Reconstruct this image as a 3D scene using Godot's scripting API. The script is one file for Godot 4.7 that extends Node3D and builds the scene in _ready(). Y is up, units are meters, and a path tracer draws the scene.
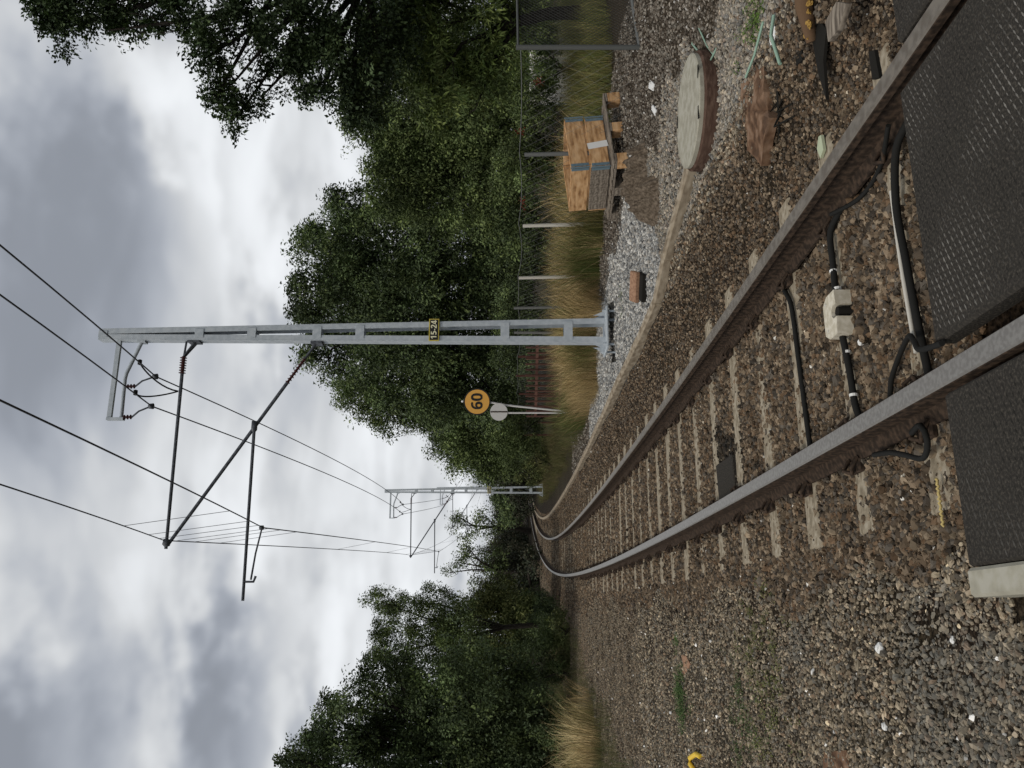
extends Node3D
# A single-track railway at a level crossing, seen from beside the rails with the camera turned on its side.
# Working coordinates: x to the right, y up (0 = rail top), f = metres ahead (Godot's -z).

const EYE := 1.117
const TH0 := 0.27789
const D0 := 1.113
var rng := RandomNumberGenerator.new()
var M := {}
var names := {}
var tx := PackedFloat32Array()
var tf := PackedFloat32Array()
var ta := PackedFloat32Array()
const S0 := -30.0
const DS := 0.1
const KERB := [[4.9, 1.74], [5.9, 1.52], [6.4, 1.36], [7.35, 1.34], [8.8, 1.37], [10.8, 1.36], [13.1, 1.33], [15.6, 1.32], [18.2, 1.32], [21.0, 1.31], [24.0, 1.28], [27.2, 1.23], [30.2, 1.2], [33.3, 1.16], [36.6, 1.14], [40.0, 1.12], [43.2, 1.1], [46.6, 1.07]]
var bump := FastNoiseLite.new()
var patchy := FastNoiseLite.new()

# ---------------------------------------------------------------- basics
func V(x: float, y: float, f: float) -> Vector3:
	return Vector3(x, y, -f)

func at(px: float, py: float, f: float) -> Vector3:      # a measured direction and a distance ahead give a place
	return Vector3((384.0 - py) / 860.0 * f, EYE + (514.0 - px) / 860.0 * f, -f)

func on(px: float, py: float, y: float) -> Vector3:      # where that direction meets the level y
	return at(px, py, 860.0 * (EYE - y) / (px - 514.0))

func L(r: float, g: float, b: float) -> Color:           # a real-world (linear) colour
	return Color(r, g, b).linear_to_srgb()

func numbered(called: String) -> String:
	if not names.has(called):
		names[called] = 0
		return called
	names[called] += 1
	return "%s_%03d" % [called, names[called]]

func tag(o: Node3D, label := "", category := "", group := "", kind := "") -> void:
	if label: o.set_meta("label", label)
	if category: o.set_meta("category", category)
	if group: o.set_meta("group", group)
	if kind: o.set_meta("kind", kind)

func thing(called: String, label: String, category: String, where := Vector3.ZERO, turn := 0.0, group := "") -> Node3D:
	var o := Node3D.new()
	o.name = numbered(called)
	add_child(o)
	o.position = where
	o.rotation.y = turn
	tag(o, label, category, group)
	return o

func mi(called: String, mesh: Mesh, material: Material, parent: Node3D = null) -> MeshInstance3D:
	var o := MeshInstance3D.new()
	o.name = numbered(called) if parent == null else called
	o.mesh = mesh
	o.material_override = material
	(parent if parent else self).add_child(o, true)
	return o

func sb() -> SurfaceTool:
	var st := SurfaceTool.new()
	st.begin(Mesh.PRIMITIVE_TRIANGLES)
	return st

func obj(called: String, st: SurfaceTool, material: Material, parent: Node3D = null) -> MeshInstance3D:
	st.generate_normals()
	return mi(called, st.commit(), material, parent)

func one(called: String, st: SurfaceTool, material: Material, label: String, category: String, group := "") -> MeshInstance3D:
	var o := obj(called, st, material)
	tag(o, label, category, group)
	return o

# ---------------------------------------------------------------- shapes
func tri(st: SurfaceTool, a: Vector3, b: Vector3, c: Vector3) -> void:
	st.add_vertex(a); st.add_vertex(b); st.add_vertex(c)

func quad(st: SurfaceTool, a: Vector3, b: Vector3, c: Vector3, d: Vector3) -> void:
	tri(st, a, b, c); tri(st, a, c, d)

func box(st: SurfaceTool, c: Vector3, size: Vector3, basis := Basis(), bevel := 0.0) -> void:
	st.set_smooth_group(-1)
	var h := size * 0.5
	if bevel <= 0.0:
		var p := []
		for i in 8:
			p.append(c + basis * Vector3(h.x * (1 if i & 1 else -1), h.y * (1 if i & 2 else -1), h.z * (1 if i & 4 else -1)))
		for q in [[0, 2, 3, 1], [4, 5, 7, 6], [0, 1, 5, 4], [2, 6, 7, 3], [0, 4, 6, 2], [1, 3, 7, 5]]:
			quad(st, p[q[0]], p[q[1]], p[q[2]], p[q[3]])
		return
	# chamfered: three rings of corner points, hull by faces
	var e: float = minf(bevel, minf(h.x, minf(h.y, h.z)) * 0.9)
	var f := func(sx: int, sy: int, sz: int, axis: int) -> Vector3:
		var v := Vector3(h.x * sx, h.y * sy, h.z * sz)
		for k in 3:
			if k != axis: v[k] -= e * signf(v[k])
		return c + basis * v
	for axis in 3:
		var u := (axis + 1) % 3
		var w := (axis + 2) % 3
		for s in [-1, 1]:
			var r := []
			for q in [[-1, -1], [1, -1], [1, 1], [-1, 1]]:
				var g := [0, 0, 0]
				g[axis] = s; g[u] = q[0]; g[w] = q[1]
				r.append(f.call(g[0], g[1], g[2], axis))
			if s > 0: quad(st, r[3], r[2], r[1], r[0])
			else: quad(st, r[0], r[1], r[2], r[3])
		for su in [-1, 1]:
			for sw in [-1, 1]:
				var a := []
				for s in [-1, 1]:
					var g := [0, 0, 0]
					g[axis] = s; g[u] = su; g[w] = sw
					a.append(f.call(g[0], g[1], g[2], u))
					a.append(f.call(g[0], g[1], g[2], w))
				if su * sw > 0: quad(st, a[0], a[2], a[3], a[1])
				else: quad(st, a[1], a[3], a[2], a[0])
	for i in 8:
		var sg := [1 if i & 1 else -1, 1 if i & 2 else -1, 1 if i & 4 else -1]
		var t := []
		for axis in 3: t.append(f.call(sg[0], sg[1], sg[2], axis))
		if sg[0] * sg[1] * sg[2] > 0: tri(st, t[2], t[1], t[0])
		else: tri(st, t[0], t[1], t[2])

func beam(st: SurfaceTool, a: Vector3, b: Vector3, w: float, h: float, bevel := 0.0, up := Vector3.UP) -> void:
	var z := (b - a).normalized()
	var x := up.cross(z).normalized()
	var y := z.cross(x)
	box(st, (a + b) * 0.5, Vector3(w, h, a.distance_to(b)), Basis(x, y, z), bevel)

func tube(st: SurfaceTool, pts: Array, r0: float, r1 := -1.0, sides := 8, caps := true) -> void:
	if r1 < 0.0: r1 = r0
	st.set_smooth_group(1)
	var n := pts.size()
	var rings := []
	var side := Vector3.ZERO
	for i in n:
		var d: Vector3 = (pts[mini(i + 1, n - 1)] - pts[maxi(i - 1, 0)]).normalized()
		if side == Vector3.ZERO:
			side = (Vector3.UP if absf(d.y) < 0.9 else Vector3.RIGHT).cross(d).normalized()
		side = (side - d * side.dot(d)).normalized()
		var o := d.cross(side)
		var r := lerpf(r0, r1, float(i) / maxf(1.0, n - 1))
		var ring := []
		for k in sides:
			var a := TAU * k / sides
			ring.append(pts[i] + (side * cos(a) + o * sin(a)) * r)
		rings.append(ring)
	for i in n - 1:
		for k in sides:
			var k2 := (k + 1) % sides
			quad(st, rings[i][k], rings[i + 1][k], rings[i + 1][k2], rings[i][k2])
	if caps:
		st.set_smooth_group(-1)
		for k in range(1, sides - 1):
			tri(st, rings[0][0], rings[0][k], rings[0][k + 1])
			tri(st, rings[n - 1][0], rings[n - 1][k + 1], rings[n - 1][k])

func lathe(st: SurfaceTool, a: Vector3, axis: Vector3, profile: Array, sides := 16, smooth := true) -> void:   # profile: [along, radius]
	var d := axis.normalized()
	var x := (Vector3.UP if absf(d.y) < 0.9 else Vector3.RIGHT).cross(d).normalized()
	var y := d.cross(x)
	st.set_smooth_group(1 if smooth else -1)
	for i in profile.size() - 1:
		for k in sides:
			var c := []
			for q in [[i, k], [i + 1, k], [i + 1, k + 1], [i, k + 1]]:
				var an: float = TAU * q[1] / sides
				c.append(a + d * profile[q[0]][0] + (x * cos(an) + y * sin(an)) * profile[q[0]][1])
			quad(st, c[0], c[1], c[2], c[3])

func insulator(st: SurfaceTool, a: Vector3, b: Vector3, r: float, sheds: int) -> void:
	var n := a.distance_to(b)
	var p := [[0.0, 0.001], [0.0, r * 0.5]]
	for i in sheds:
		var o := n * (i + 0.25) / sheds
		p += [[o, r * 0.5], [o + n * 0.28 / sheds, r], [o + n * 0.4 / sheds, r], [o + n * 0.5 / sheds, r * 0.5]]
	p += [[n, r * 0.5], [n, 0.001]]
	lathe(st, a, b - a, p, 12, false)

func slab(st: SurfaceTool, outline: Array, thick: float, wobble := 0.0) -> void:   # outline of points on the top, seen from above
	st.set_smooth_group(-1)
	var mid := Vector3.ZERO
	for p in outline: mid += p
	mid /= outline.size()
	mid.y += wobble
	var dn := Vector3(0, -thick, 0)
	for i in outline.size():
		var a: Vector3 = outline[i]
		var b: Vector3 = outline[(i + 1) % outline.size()]
		tri(st, mid, a, b)
		tri(st, mid + dn, b + dn, a + dn)
		quad(st, a, a + dn, b + dn, b)

func rock(st: SurfaceTool, c: Vector3, r: Vector3, rough: float, seed_: int, rings := 5, sides := 8) -> void:
	st.set_smooth_group(-1)
	var g := RandomNumberGenerator.new()
	g.seed = seed_
	var grid := []
	for i in rings + 1:
		var row := []
		for k in sides:
			var v := PI * i / rings
			var a := TAU * (k + 0.5 * (i % 2)) / sides
			var q := 1.0 + g.randf_range(-rough, rough)
			row.append(c + Vector3(sin(v) * cos(a) * r.x, cos(v) * r.y, sin(v) * sin(a) * r.z) * q)
		if i == 0 or i == rings:
			for k in sides: row[k] = row[0]
		grid.append(row)
	for i in rings:
		for k in sides:
			var k2 := (k + 1) % sides
			if i > 0: tri(st, grid[i][k], grid[i][k2], grid[i + 1][k])
			if i < rings - 1: tri(st, grid[i][k2], grid[i + 1][k2], grid[i + 1][k])

func mound(st: SurfaceTool, c: Vector3, rx: float, rf: float, h: float, seed_: int) -> void:
	var nz := FastNoiseLite.new()
	nz.seed = seed_
	nz.frequency = 3.2
	nz.fractal_octaves = 3
	var n := 26
	var g := []
	for i in n + 1:
		var row := []
		for k in n + 1:
			var u := (2.0 * i / n - 1.0) * 1.15
			var w := (2.0 * k / n - 1.0) * 1.15
			var x := c.x + u * rx
			var z := c.z + w * rf
			var q: float = maxf(0.0, 1.0 - u * u - w * w + nz.get_noise_2d(x * 0.6, z * 0.6) * 0.8)
			row.append(Vector3(x, c.y + h * pow(q, 0.6) * (1.0 + 0.6 * nz.get_noise_2d(x * 3.0, z * 3.0)) - (0.06 if q <= 0.0 else 0.0), z))
		g.append(row)
	st.set_smooth_group(-1)
	for i in n:
		for k in n:
			quad(st, g[i][k], g[i][k + 1], g[i + 1][k + 1], g[i + 1][k])

# ---------------------------------------------------------------- materials
func ntex(seed_: int, freq: float, ramp: Array, size := 256, octaves := 4, kind := FastNoiseLite.TYPE_SIMPLEX_SMOOTH) -> NoiseTexture2D:
	var n := FastNoiseLite.new()
	n.seed = seed_
	n.noise_type = kind
	n.frequency = freq
	n.fractal_octaves = octaves
	var g := Gradient.new()
	var offs := PackedFloat32Array()
	var cols := PackedColorArray()
	for r in ramp:
		offs.append(r[0]); cols.append(r[1])
	g.offsets = offs
	g.colors = cols
	var t := NoiseTexture2D.new()
	t.width = size; t.height = size
	t.seamless = true
	t.noise = n
	t.color_ramp = g
	return t

func nbump(seed_: int, freq: float, strength: float, size := 256, octaves := 4, kind := FastNoiseLite.TYPE_SIMPLEX_SMOOTH) -> NoiseTexture2D:
	var t := ntex(seed_, freq, [[0.0, Color.BLACK], [1.0, Color.WHITE]], size, octaves, kind)
	t.color_ramp = null
	t.as_normal_map = true
	t.bump_strength = strength
	return t

func mat(called: String, col: Color, rough := 0.8, metal := 0.0) -> StandardMaterial3D:
	var m := StandardMaterial3D.new()
	m.resource_name = called
	m.albedo_color = col
	m.roughness = rough
	m.metallic = metal
	m.metallic_specular = 0.16 if rough > 0.68 and metal < 0.05 else 0.4
	M[called] = m
	return m

func grained(called: String, ramp: Array, freq: float, scale: Vector3, rough := 0.85, metal := 0.0, strength := 4.0, seed_ := 1, octaves := 5) -> StandardMaterial3D:
	var m := mat(called, Color.WHITE, rough, metal)
	m.albedo_texture = ntex(seed_, freq, ramp, 256, octaves)
	if strength > 0.0:
		m.normal_enabled = true
		m.normal_texture = nbump(seed_ + 7, freq * 1.6, strength, 256, octaves)
		m.normal_scale = 0.6
	m.uv1_triplanar = true
	m.uv1_scale = scale
	return m

func tinted(called: String, rough := 0.9, backlit := Color.BLACK) -> StandardMaterial3D:    # copies bring their own colour
	var m := mat(called, Color.WHITE, rough)
	m.vertex_color_use_as_albedo = true
	if backlit != Color.BLACK:
		m.backlight_enabled = true
		m.backlight = backlit
	return m

func materials() -> void:
	grained("rust", [[0.25, L(0.026, 0.02, 0.016)], [0.5, L(0.045, 0.033, 0.025)], [0.75, L(0.08, 0.055, 0.04)]], 0.04, Vector3(3, 3, 3), 0.9, 0.0, 0.4, 3)
	grained("rail_top", [[0.3, L(0.23, 0.215, 0.195)], [0.5, L(0.26, 0.245, 0.225)], [0.7, L(0.3, 0.285, 0.26)]], 0.03, Vector3(6, 6, 6), 0.45, 0.7, 0.4, 5)
	grained("old_rail_top", [[0.3, L(0.15, 0.13, 0.105)], [0.5, L(0.18, 0.16, 0.135)], [0.7, L(0.22, 0.195, 0.165)]], 0.015, Vector3(4, 4, 4), 0.5, 0.45, 1.5, 6)
	grained("sleeper", [[0.2, L(0.19, 0.16, 0.115)], [0.45, L(0.265, 0.225, 0.165)], [0.6, L(0.3, 0.26, 0.195)], [0.85, L(0.37, 0.33, 0.26)]], 0.03, Vector3(2, 3, 3), 0.92, 0.0, 3.0, 8)
	grained("concrete", [[0.25, L(0.28, 0.265, 0.215)], [0.5, L(0.325, 0.31, 0.25)], [0.75, L(0.37, 0.355, 0.3)]], 0.02, Vector3(2, 2, 2), 0.92, 0.0, 1.2, 11)
	grained("well_side", [[0.25, L(0.06, 0.036, 0.027)], [0.5, L(0.085, 0.053, 0.04)], [0.75, L(0.12, 0.08, 0.06)]], 0.02, Vector3(2, 7, 2), 0.95, 0.0, 4.0, 12)
	grained("rubber", [[0.3, L(0.03, 0.028, 0.025)], [0.5, L(0.037, 0.034, 0.03)], [0.65, L(0.046, 0.042, 0.036)], [0.8, L(0.07, 0.062, 0.052)]], 0.09, Vector3(4, 4, 4), 0.95, 0.0, 3.0, 15)
	tinted("stud", 0.7)
	grained("orange_wood", [[0.18, L(0.24, 0.13, 0.06)], [0.4, L(0.43, 0.25, 0.12)], [0.58, L(0.54, 0.33, 0.165)], [0.85, L(0.64, 0.43, 0.25)]], 0.018, Vector3(0.9, 4, 4), 0.8, 0.0, 1.6, 18)
	var side := M.orange_wood.duplicate() as StandardMaterial3D
	side.uv1_scale = Vector3(4, 4, 0.9)
	M["orange_wood_side"] = side
	grained("grey_wood", [[0.2, L(0.09, 0.075, 0.06)], [0.5, L(0.19, 0.16, 0.13)], [0.8, L(0.3, 0.26, 0.21)]], 0.014, Vector3(1.2, 8, 8), 0.9, 0.0, 4.0, 20)
	grained("kerb_wood", [[0.2, L(0.17, 0.135, 0.095)], [0.45, L(0.25, 0.205, 0.15)], [0.6, L(0.3, 0.25, 0.185)], [0.8, L(0.36, 0.31, 0.24)]], 0.02, Vector3(3, 3, 1), 0.92, 0.0, 1.2, 22)
	grained("rusty_board", [[0.25, L(0.06, 0.036, 0.024)], [0.45, L(0.12, 0.07, 0.043)], [0.6, L(0.165, 0.1, 0.062)], [0.8, L(0.24, 0.16, 0.11)]], 0.02, Vector3(2.2, 2, 1.6), 0.92, 0.0, 0.7, 24)
	grained("steel", [[0.25, L(0.40, 0.44, 0.475)], [0.5, L(0.44, 0.48, 0.515)], [0.75, L(0.48, 0.52, 0.55)]], 0.02, Vector3(2, 2, 2), 0.6, 0.15, 0.4, 26)
	grained("dark_steel", [[0.3, L(0.055, 0.06, 0.07)], [0.7, L(0.11, 0.12, 0.135)]], 0.02, Vector3(4, 4, 4), 0.55, 0.3, 0.0, 28)
	grained("soil", [[0.25, L(0.06, 0.047, 0.034)], [0.5, L(0.12, 0.094, 0.07)], [0.7, L(0.18, 0.145, 0.11)]], 0.03, Vector3(4, 4, 4), 0.95, 0.0, 8.0, 30)
	grained("bark", [[0.25, L(0.014, 0.012, 0.01)], [0.5, L(0.03, 0.026, 0.022)], [0.75, L(0.055, 0.048, 0.04)]], 0.03, Vector3(6, 1.5, 6), 0.95, 0.0, 8.0, 32)
	grained("terracotta", [[0.3, L(0.22, 0.125, 0.08)], [0.6, L(0.33, 0.2, 0.13)]], 0.02, Vector3(5, 5, 5), 0.9, 0.0, 3.0, 34)
	grained("yellow_foam", [[0.3, L(0.2, 0.11, 0.03)], [0.6, L(0.42, 0.27, 0.08)]], 0.04, Vector3(8, 8, 8), 0.95, 0.0, 8.0, 36)
	mat("black_cable", L(0.018, 0.018, 0.017), 0.72)
	mat("grey_conduit", L(0.5, 0.48, 0.43), 0.7)
	grained("cream_plastic", [[0.3, L(0.46, 0.42, 0.33)], [0.6, L(0.54, 0.5, 0.41)], [0.8, L(0.6, 0.56, 0.47)]], 0.02, Vector3(6, 6, 6), 0.75, 0.0, 0.4, 38)
	mat("white", L(0.72, 0.72, 0.7), 0.6)
	mat("off_white", L(0.55, 0.54, 0.53), 0.7)
	mat("brown_porcelain", L(0.07, 0.022, 0.02), 0.3)
	mat("sign_yellow", L(0.68, 0.36, 0.075), 0.55)
	mat("plate_yellow", L(0.5, 0.4, 0.07), 0.6)
	mat("black", L(0.012, 0.012, 0.013), 0.6)
	mat("digit_cream", L(0.75, 0.72, 0.5), 0.6)
	mat("hinge_blue", L(0.15, 0.22, 0.26), 0.5, 0.3)
	mat("green_plastic", L(0.24, 0.36, 0.28), 0.6)
	mat("dark_plastic", L(0.018, 0.017, 0.015), 0.9)
	mat("bright_yellow", L(0.75, 0.5, 0.04), 0.6)
	mat("yellow_rope", L(0.48, 0.38, 0.16), 0.85)
	mat("wire", L(0.05, 0.052, 0.058), 0.5, 0.5)
	mat("fence_wire", L(0.15, 0.155, 0.15), 0.6, 0.4)
	mat("fence_dark", L(0.10, 0.105, 0.1), 0.7, 0.3)
	mat("red_paint", L(0.075, 0.035, 0.028), 0.8)
	mat("picket_paint", L(0.13, 0.07, 0.055), 0.85)
	mat("green_paint", L(0.4, 0.44, 0.31), 0.9)
	mat("foam_brown", L(0.12, 0.075, 0.045), 0.9)
	tinted("stones", 0.92)
	tinted("leaves", 0.55, L(0.07, 0.1, 0.03)).metallic_specular = 0.25
	tinted("blades", 0.75, L(0.05, 0.045, 0.02))
	var g := mat("ground", Color.WHITE, 0.95)
	g.vertex_color_use_as_albedo = true
	g.albedo_texture = ntex(41, 0.09, [[0.22, Color(0.42, 0.42, 0.42)], [0.45, Color(0.72, 0.71, 0.7)], [0.6, Color(0.9, 0.89, 0.87)], [0.8, Color(1, 1, 1)]], 512, 3, FastNoiseLite.TYPE_CELLULAR)
	g.normal_enabled = true
	g.normal_texture = nbump(42, 0.09, 12.0, 512, 3, FastNoiseLite.TYPE_CELLULAR)
	g.uv1_triplanar = true
	g.uv1_world_triplanar = true
	g.uv1_scale = Vector3(1.1, 1.1, 1.1)

# ---------------------------------------------------------------- the line of the track
func lay_track() -> void:
	var th := TH0
	var x := D0 * cos(TH0)
	var f := D0 * sin(TH0)
	var n := int((120.0 - S0) / DS)
	tx.resize(n); tf.resize(n); ta.resize(n)
	var i0 := int(-S0 / DS)
	for i in range(i0, n):
		var s := S0 + i * DS
		tx[i] = x; tf[i] = f; ta[i] = th
		var k: float = 0.0 if s < -0.885 else 0.0033756 * clampf((s + 0.885) / 6.0, 0.0, 1.0) if s < 18.13 else 0.0049395
		th -= k * DS
		x -= sin(th) * DS
		f += cos(th) * DS
	for i in range(i0 - 1, -1, -1):
		tx[i] = tx[i + 1] + sin(TH0) * DS
		tf[i] = tf[i + 1] - cos(TH0) * DS
		ta[i] = TH0

func heading(s: float) -> float:
	return ta[clampi(int(round((s - S0) / DS)), 0, ta.size() - 1)]

func tp(s: float, d: float, y: float) -> Vector3:
	var q := clampf((s - S0) / DS, 0.0, ta.size() - 2.0)
	var i := int(q)
	var w := q - i
	var th := lerpf(ta[i], ta[i + 1], w)
	return V(lerpf(tx[i], tx[i + 1], w) + d * cos(th), y, lerpf(tf[i], tf[i + 1], w) + d * sin(th))

func sd(x: float, f: float) -> Vector2:
	var s := f
	for k in 4:
		var i := clampi(int((s - S0) / DS), 0, ta.size() - 1)
		s += -sin(ta[i]) * (x - tx[i]) + cos(ta[i]) * (f - tf[i])
		s = clampf(S0 + i * DS + (s - (S0 + i * DS)) if k == 0 else s, S0, 119.0)
		var j := clampi(int((s - S0) / DS), 0, ta.size() - 1)
		s = S0 + j * DS + (-sin(ta[j]) * (x - tx[j]) + cos(ta[j]) * (f - tf[j]))
		s = clampf(s, S0, 119.0)
	var m := clampi(int(round((s - S0) / DS)), 0, ta.size() - 1)
	return Vector2(s, (x - tx[m]) * cos(ta[m]) + (f - tf[m]) * sin(ta[m]))

func height(x: float, f: float, q: Vector2) -> float:
	var d := q.y
	var y := -0.151
	if d > 0.0:
		y += smoothstep(0.85, 1.35, d) * 0.1 + smoothstep(1.5, 3.6, d) * 0.1 + smoothstep(4.0, 9.0, d) * 0.25 + smoothstep(15.0, 90.0, d) * 1.5
	else:
		y += smoothstep(0.9, 1.3, -d) * 0.02 + smoothstep(2.6, 5.0, -d) * 0.12 + smoothstep(5.0, 12.0, -d) * 0.35 + smoothstep(15.0, 90.0, -d) * 1.5
		if d < -0.9: y += (1.0 - smoothstep(1.6, 2.6, q.x)) * 0.09
	if absf(d) < 1.0:
		y -= (1.0 - smoothstep(2.0, 2.25, q.x)) * 0.05
	if absf(x - 0.6) < 0.36 and absf(f - 9.98) < 0.3: y -= 0.12        # the mast's footing lies in a pit
	y += bump.get_noise_2d(x * 1.0, f * 1.0) * (0.012 if absf(d) < 1.0 else 0.03)
	return y

func gy(x: float, f: float) -> float:
	return height(x, f, sd(x, f))

# ---------------------------------------------------------------- ready
func _ready() -> void:
	rng.seed = 20
	bump.seed = 4; bump.frequency = 1.1; bump.fractal_octaves = 3
	patchy.seed = 9; patchy.frequency = 0.5; patchy.fractal_octaves = 3

	var cam := Camera3D.new()
	cam.name = "camera"
	add_child(cam)
	var p := deg_to_rad(0.13)       # looks a hair above the level; the phone is held on its side, so the picture's right is down
	cam.transform = Transform3D(Basis(Vector3(0, -cos(p), -sin(p)), Vector3(1, 0, 0), Vector3(0, -sin(p), cos(p))), V(0, EYE, 0))
	cam.fov = 48.13
	cam.near = 0.05
	cam.far = 2000.0
	cam.current = true

	var we := WorldEnvironment.new()
	we.name = "environment"
	var e := Environment.new()
	e.background_mode = Environment.BG_SKY
	e.sky = Sky.new()
	var pan := PanoramaSkyMaterial.new()
	pan.panorama = sky_picture()
	pan.energy_multiplier = 1.0
	e.sky.sky_material = pan
	e.background_energy_multiplier = 1.0
	e.tonemap_mode = Environment.TONE_MAPPER_LINEAR
	e.tonemap_exposure = 1.0
	e.sdfgi_enabled = true
	e.ssao_enabled = true
	e.ssil_enabled = true
	we.environment = e
	add_child(we)

	var sun := DirectionalLight3D.new()
	sun.name = "sun"
	sun.light_color = Color(1.0, 0.96, 0.9)
	sun.light_energy = 0.45
	sun.light_angular_distance = 12.0
	sun.shadow_enabled = true
	add_child(sun)
	sun.look_at_from_position(Vector3(-6, 12, 5), Vector3(0, 0, -3))

	materials()
	lay_track()
	ground()
	track()
	crossing()
	gravel()
	edging()
	masts()
	speed_sign()
	fences()
	trees()
	grasses()
	clutter()

# ---------------------------------------------------------------- sky
func sky_picture() -> ImageTexture:
	var w := 1536
	var h := 768
	var im := Image.create(w, h, false, Image.FORMAT_RGBF)
	var a := FastNoiseLite.new()
	a.seed = 12; a.frequency = 0.55; a.fractal_octaves = 5; a.fractal_gain = 0.5
	var b := FastNoiseLite.new()
	b.seed = 31; b.frequency = 1.5; b.fractal_octaves = 5; b.fractal_gain = 0.55
	var c := FastNoiseLite.new()
	c.seed = 77; c.frequency = 2.6; c.fractal_octaves = 5
	# heavier and thinner cloud: azimuth, elevation, half widths (degrees), change
	var masses := [[11, 27.5, 12, 5.0, -0.26], [12, 22.5, 6, 3, -0.1], [0, 25, 7, 4, -0.12], [21, 22, 5, 2.6, 0.36], [14, 19.5, 6, 1.6, 0.28], [9, 16.6, 10, 1.7, 0.26], [17, 12, 7, 3, 0.14], [-21, 17, 9, 3.0, -0.42], [-26, 29, 6, 2.5, -0.4], [-12, 22, 9, 4.0, 0.14], [2, 14, 4, 3, -0.16],
		[-24, 13, 10, 1.6, 0.22], [-22, 21, 8, 2.0, 0.1], [-7, 4, 6, 2.5, 0.16], [-5, 10, 6, 4, 0.06], [6, 31, 30, 2, -0.06], [-12, 29, 9, 4, 0.08], [40, 25, 14, 7, -0.15], [-48, 30, 16, 7, -0.14], [70, 40, 20, 9, -0.1], [-90, 25, 20, 8, -0.14]]
	for j in h:
		var el := PI * (0.5 - (j + 0.5) / h)
		for i in w:
			if el < -0.02:
				im.set_pixel(i, j, Color(0.09, 0.085, 0.075))
				continue
			var az := wrapf(TAU * (i + 0.5) / w, -PI, PI)
			var d := Vector3(sin(az) * cos(el), sin(el), -cos(az) * cos(el))
			var q := 1.0 / (maxf(d.y, 0.0) + 0.22)
			var u := d.x * q
			var v := d.z * q
			var warp := a.get_noise_3d(u * 1.3, v * 1.3, 3.0) * 0.5
			var n1 := a.get_noise_3d(u * 1.1 + warp, v * 1.9, 0.0)
			var n2 := b.get_noise_3d(u * 0.9 - warp, v * 1.8 + warp, 1.0)
			var n3 := c.get_noise_3d(d.x * 4.0, d.y * 6.0, d.z * 4.0)
			var t := 0.62 + n1 * 0.36 + n2 * 0.36 + n3 * 0.16
			var azd := rad_to_deg(az) + n3 * 7.0 + n1 * 4.0
			var eld := rad_to_deg(el) + n2 * 3.2 + n3 * 1.5
			for m in masses:
				var dx: float = (azd - m[0]) / m[2]
				var dy: float = (eld - m[1]) / m[3]
				var k := dx * dx + dy * dy
				if k < 9.0: t += m[4] * exp(-k)
			t += 0.05 * (1.0 - smoothstep(0.0, 0.3, el))
			t = 0.3 + 0.62 * smoothstep(0.12, 1.06, t)
			var lo := Color(0.92, 1.0, 1.15)
			var hi := Color(0.97, 1.0, 1.035)
			var tint := lo.lerp(hi, smoothstep(0.3, 0.7, t))
			im.set_pixel(i, j, Color(t * tint.r, t * tint.g, t * tint.b))
	return ImageTexture.create_from_image(im)

# ---------------------------------------------------------------- ground
func steps(spans: Array) -> PackedFloat32Array:
	var r := PackedFloat32Array()
	for sp in spans:
		var v: float = sp[0]
		while v < sp[1] - 0.001:
			r.append(v)
			v += sp[2]
	r.append(spans[-1][1])
	return r

func ground_colour(x: float, f: float, q: Vector2) -> Color:
	var d := q.y
	var w := patchy.get_noise_2d(x, f)
	var c := Color(0.06, 0.046, 0.033)                     # brown ballast
	if d > 1.3:
		c = Color(0.1, 0.083, 0.064).lerp(Color(0.085, 0.068, 0.05), smoothstep(2.0, 2.7, d + w * 0.5))
		var grey := smoothstep(6.6, 7.4, q.x + w) * (1.0 - smoothstep(2.7, 3.1, d + w * 0.3)) * (1.0 - smoothstep(12.6, 14.0, q.x))
		c = c.lerp(Color(0.19, 0.188, 0.178), grey)
		c = c.lerp(Color(0.075, 0.07, 0.035), smoothstep(3.0, 3.8, d + w * 0.5) * smoothstep(7.0, 10.0, q.x))
		c = c.lerp(Color(0.06, 0.07, 0.03), smoothstep(5.0, 7.0, d))
		c = c.lerp(Color(0.09, 0.08, 0.05), smoothstep(13.0, 15.0, q.x + w) * smoothstep(1.4, 1.9, d))
	elif d < -0.9:
		c = c.lerp(Color(0.095, 0.08, 0.06), smoothstep(0.9, 1.6, -d + w * 0.3) * (1.0 - smoothstep(9.0, 15.0, q.x)))
		c = c.lerp(Color(0.07, 0.07, 0.035), smoothstep(3.2, 4.6, -d + w * 0.6))
		c = c.lerp(Color(0.08, 0.075, 0.04), smoothstep(16.0, 24.0, q.x) * smoothstep(1.3, 2.2, -d))
	c = c * (1.0 + w * 0.25)
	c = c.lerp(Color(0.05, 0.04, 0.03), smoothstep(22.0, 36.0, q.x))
	return Color(c.r, c.g, c.b)

func ground() -> void:
	var xs := steps([[-400, -40, 60], [-40, -12, 2.0], [-12, -5, 0.5], [-5, 5, 0.14], [5, 12, 0.5], [12, 40, 2.0], [40, 400, 60]])
	var fs := steps([[-200, -10, 38], [-10, 1, 0.5], [1, 16, 0.14], [16, 60, 0.5], [60, 130, 2.0], [130, 610, 60]])
	var st := sb()
	st.set_smooth_group(0)
	for j in fs.size():
		for i in xs.size():
			var q := sd(xs[i], fs[j])
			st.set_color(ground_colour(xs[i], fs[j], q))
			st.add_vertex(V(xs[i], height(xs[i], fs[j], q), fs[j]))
	var n := xs.size()
	for j in fs.size() - 1:
		for i in n - 1:
			var a := j * n + i
			for k in [a, a + n, a + 1, a + 1, a + n, a + n + 1]: st.add_index(k)
	var o := obj("ground", st, M.ground)
	tag(o, "brown gravelly ground on both sides of the track", "", "", "structure")

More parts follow.
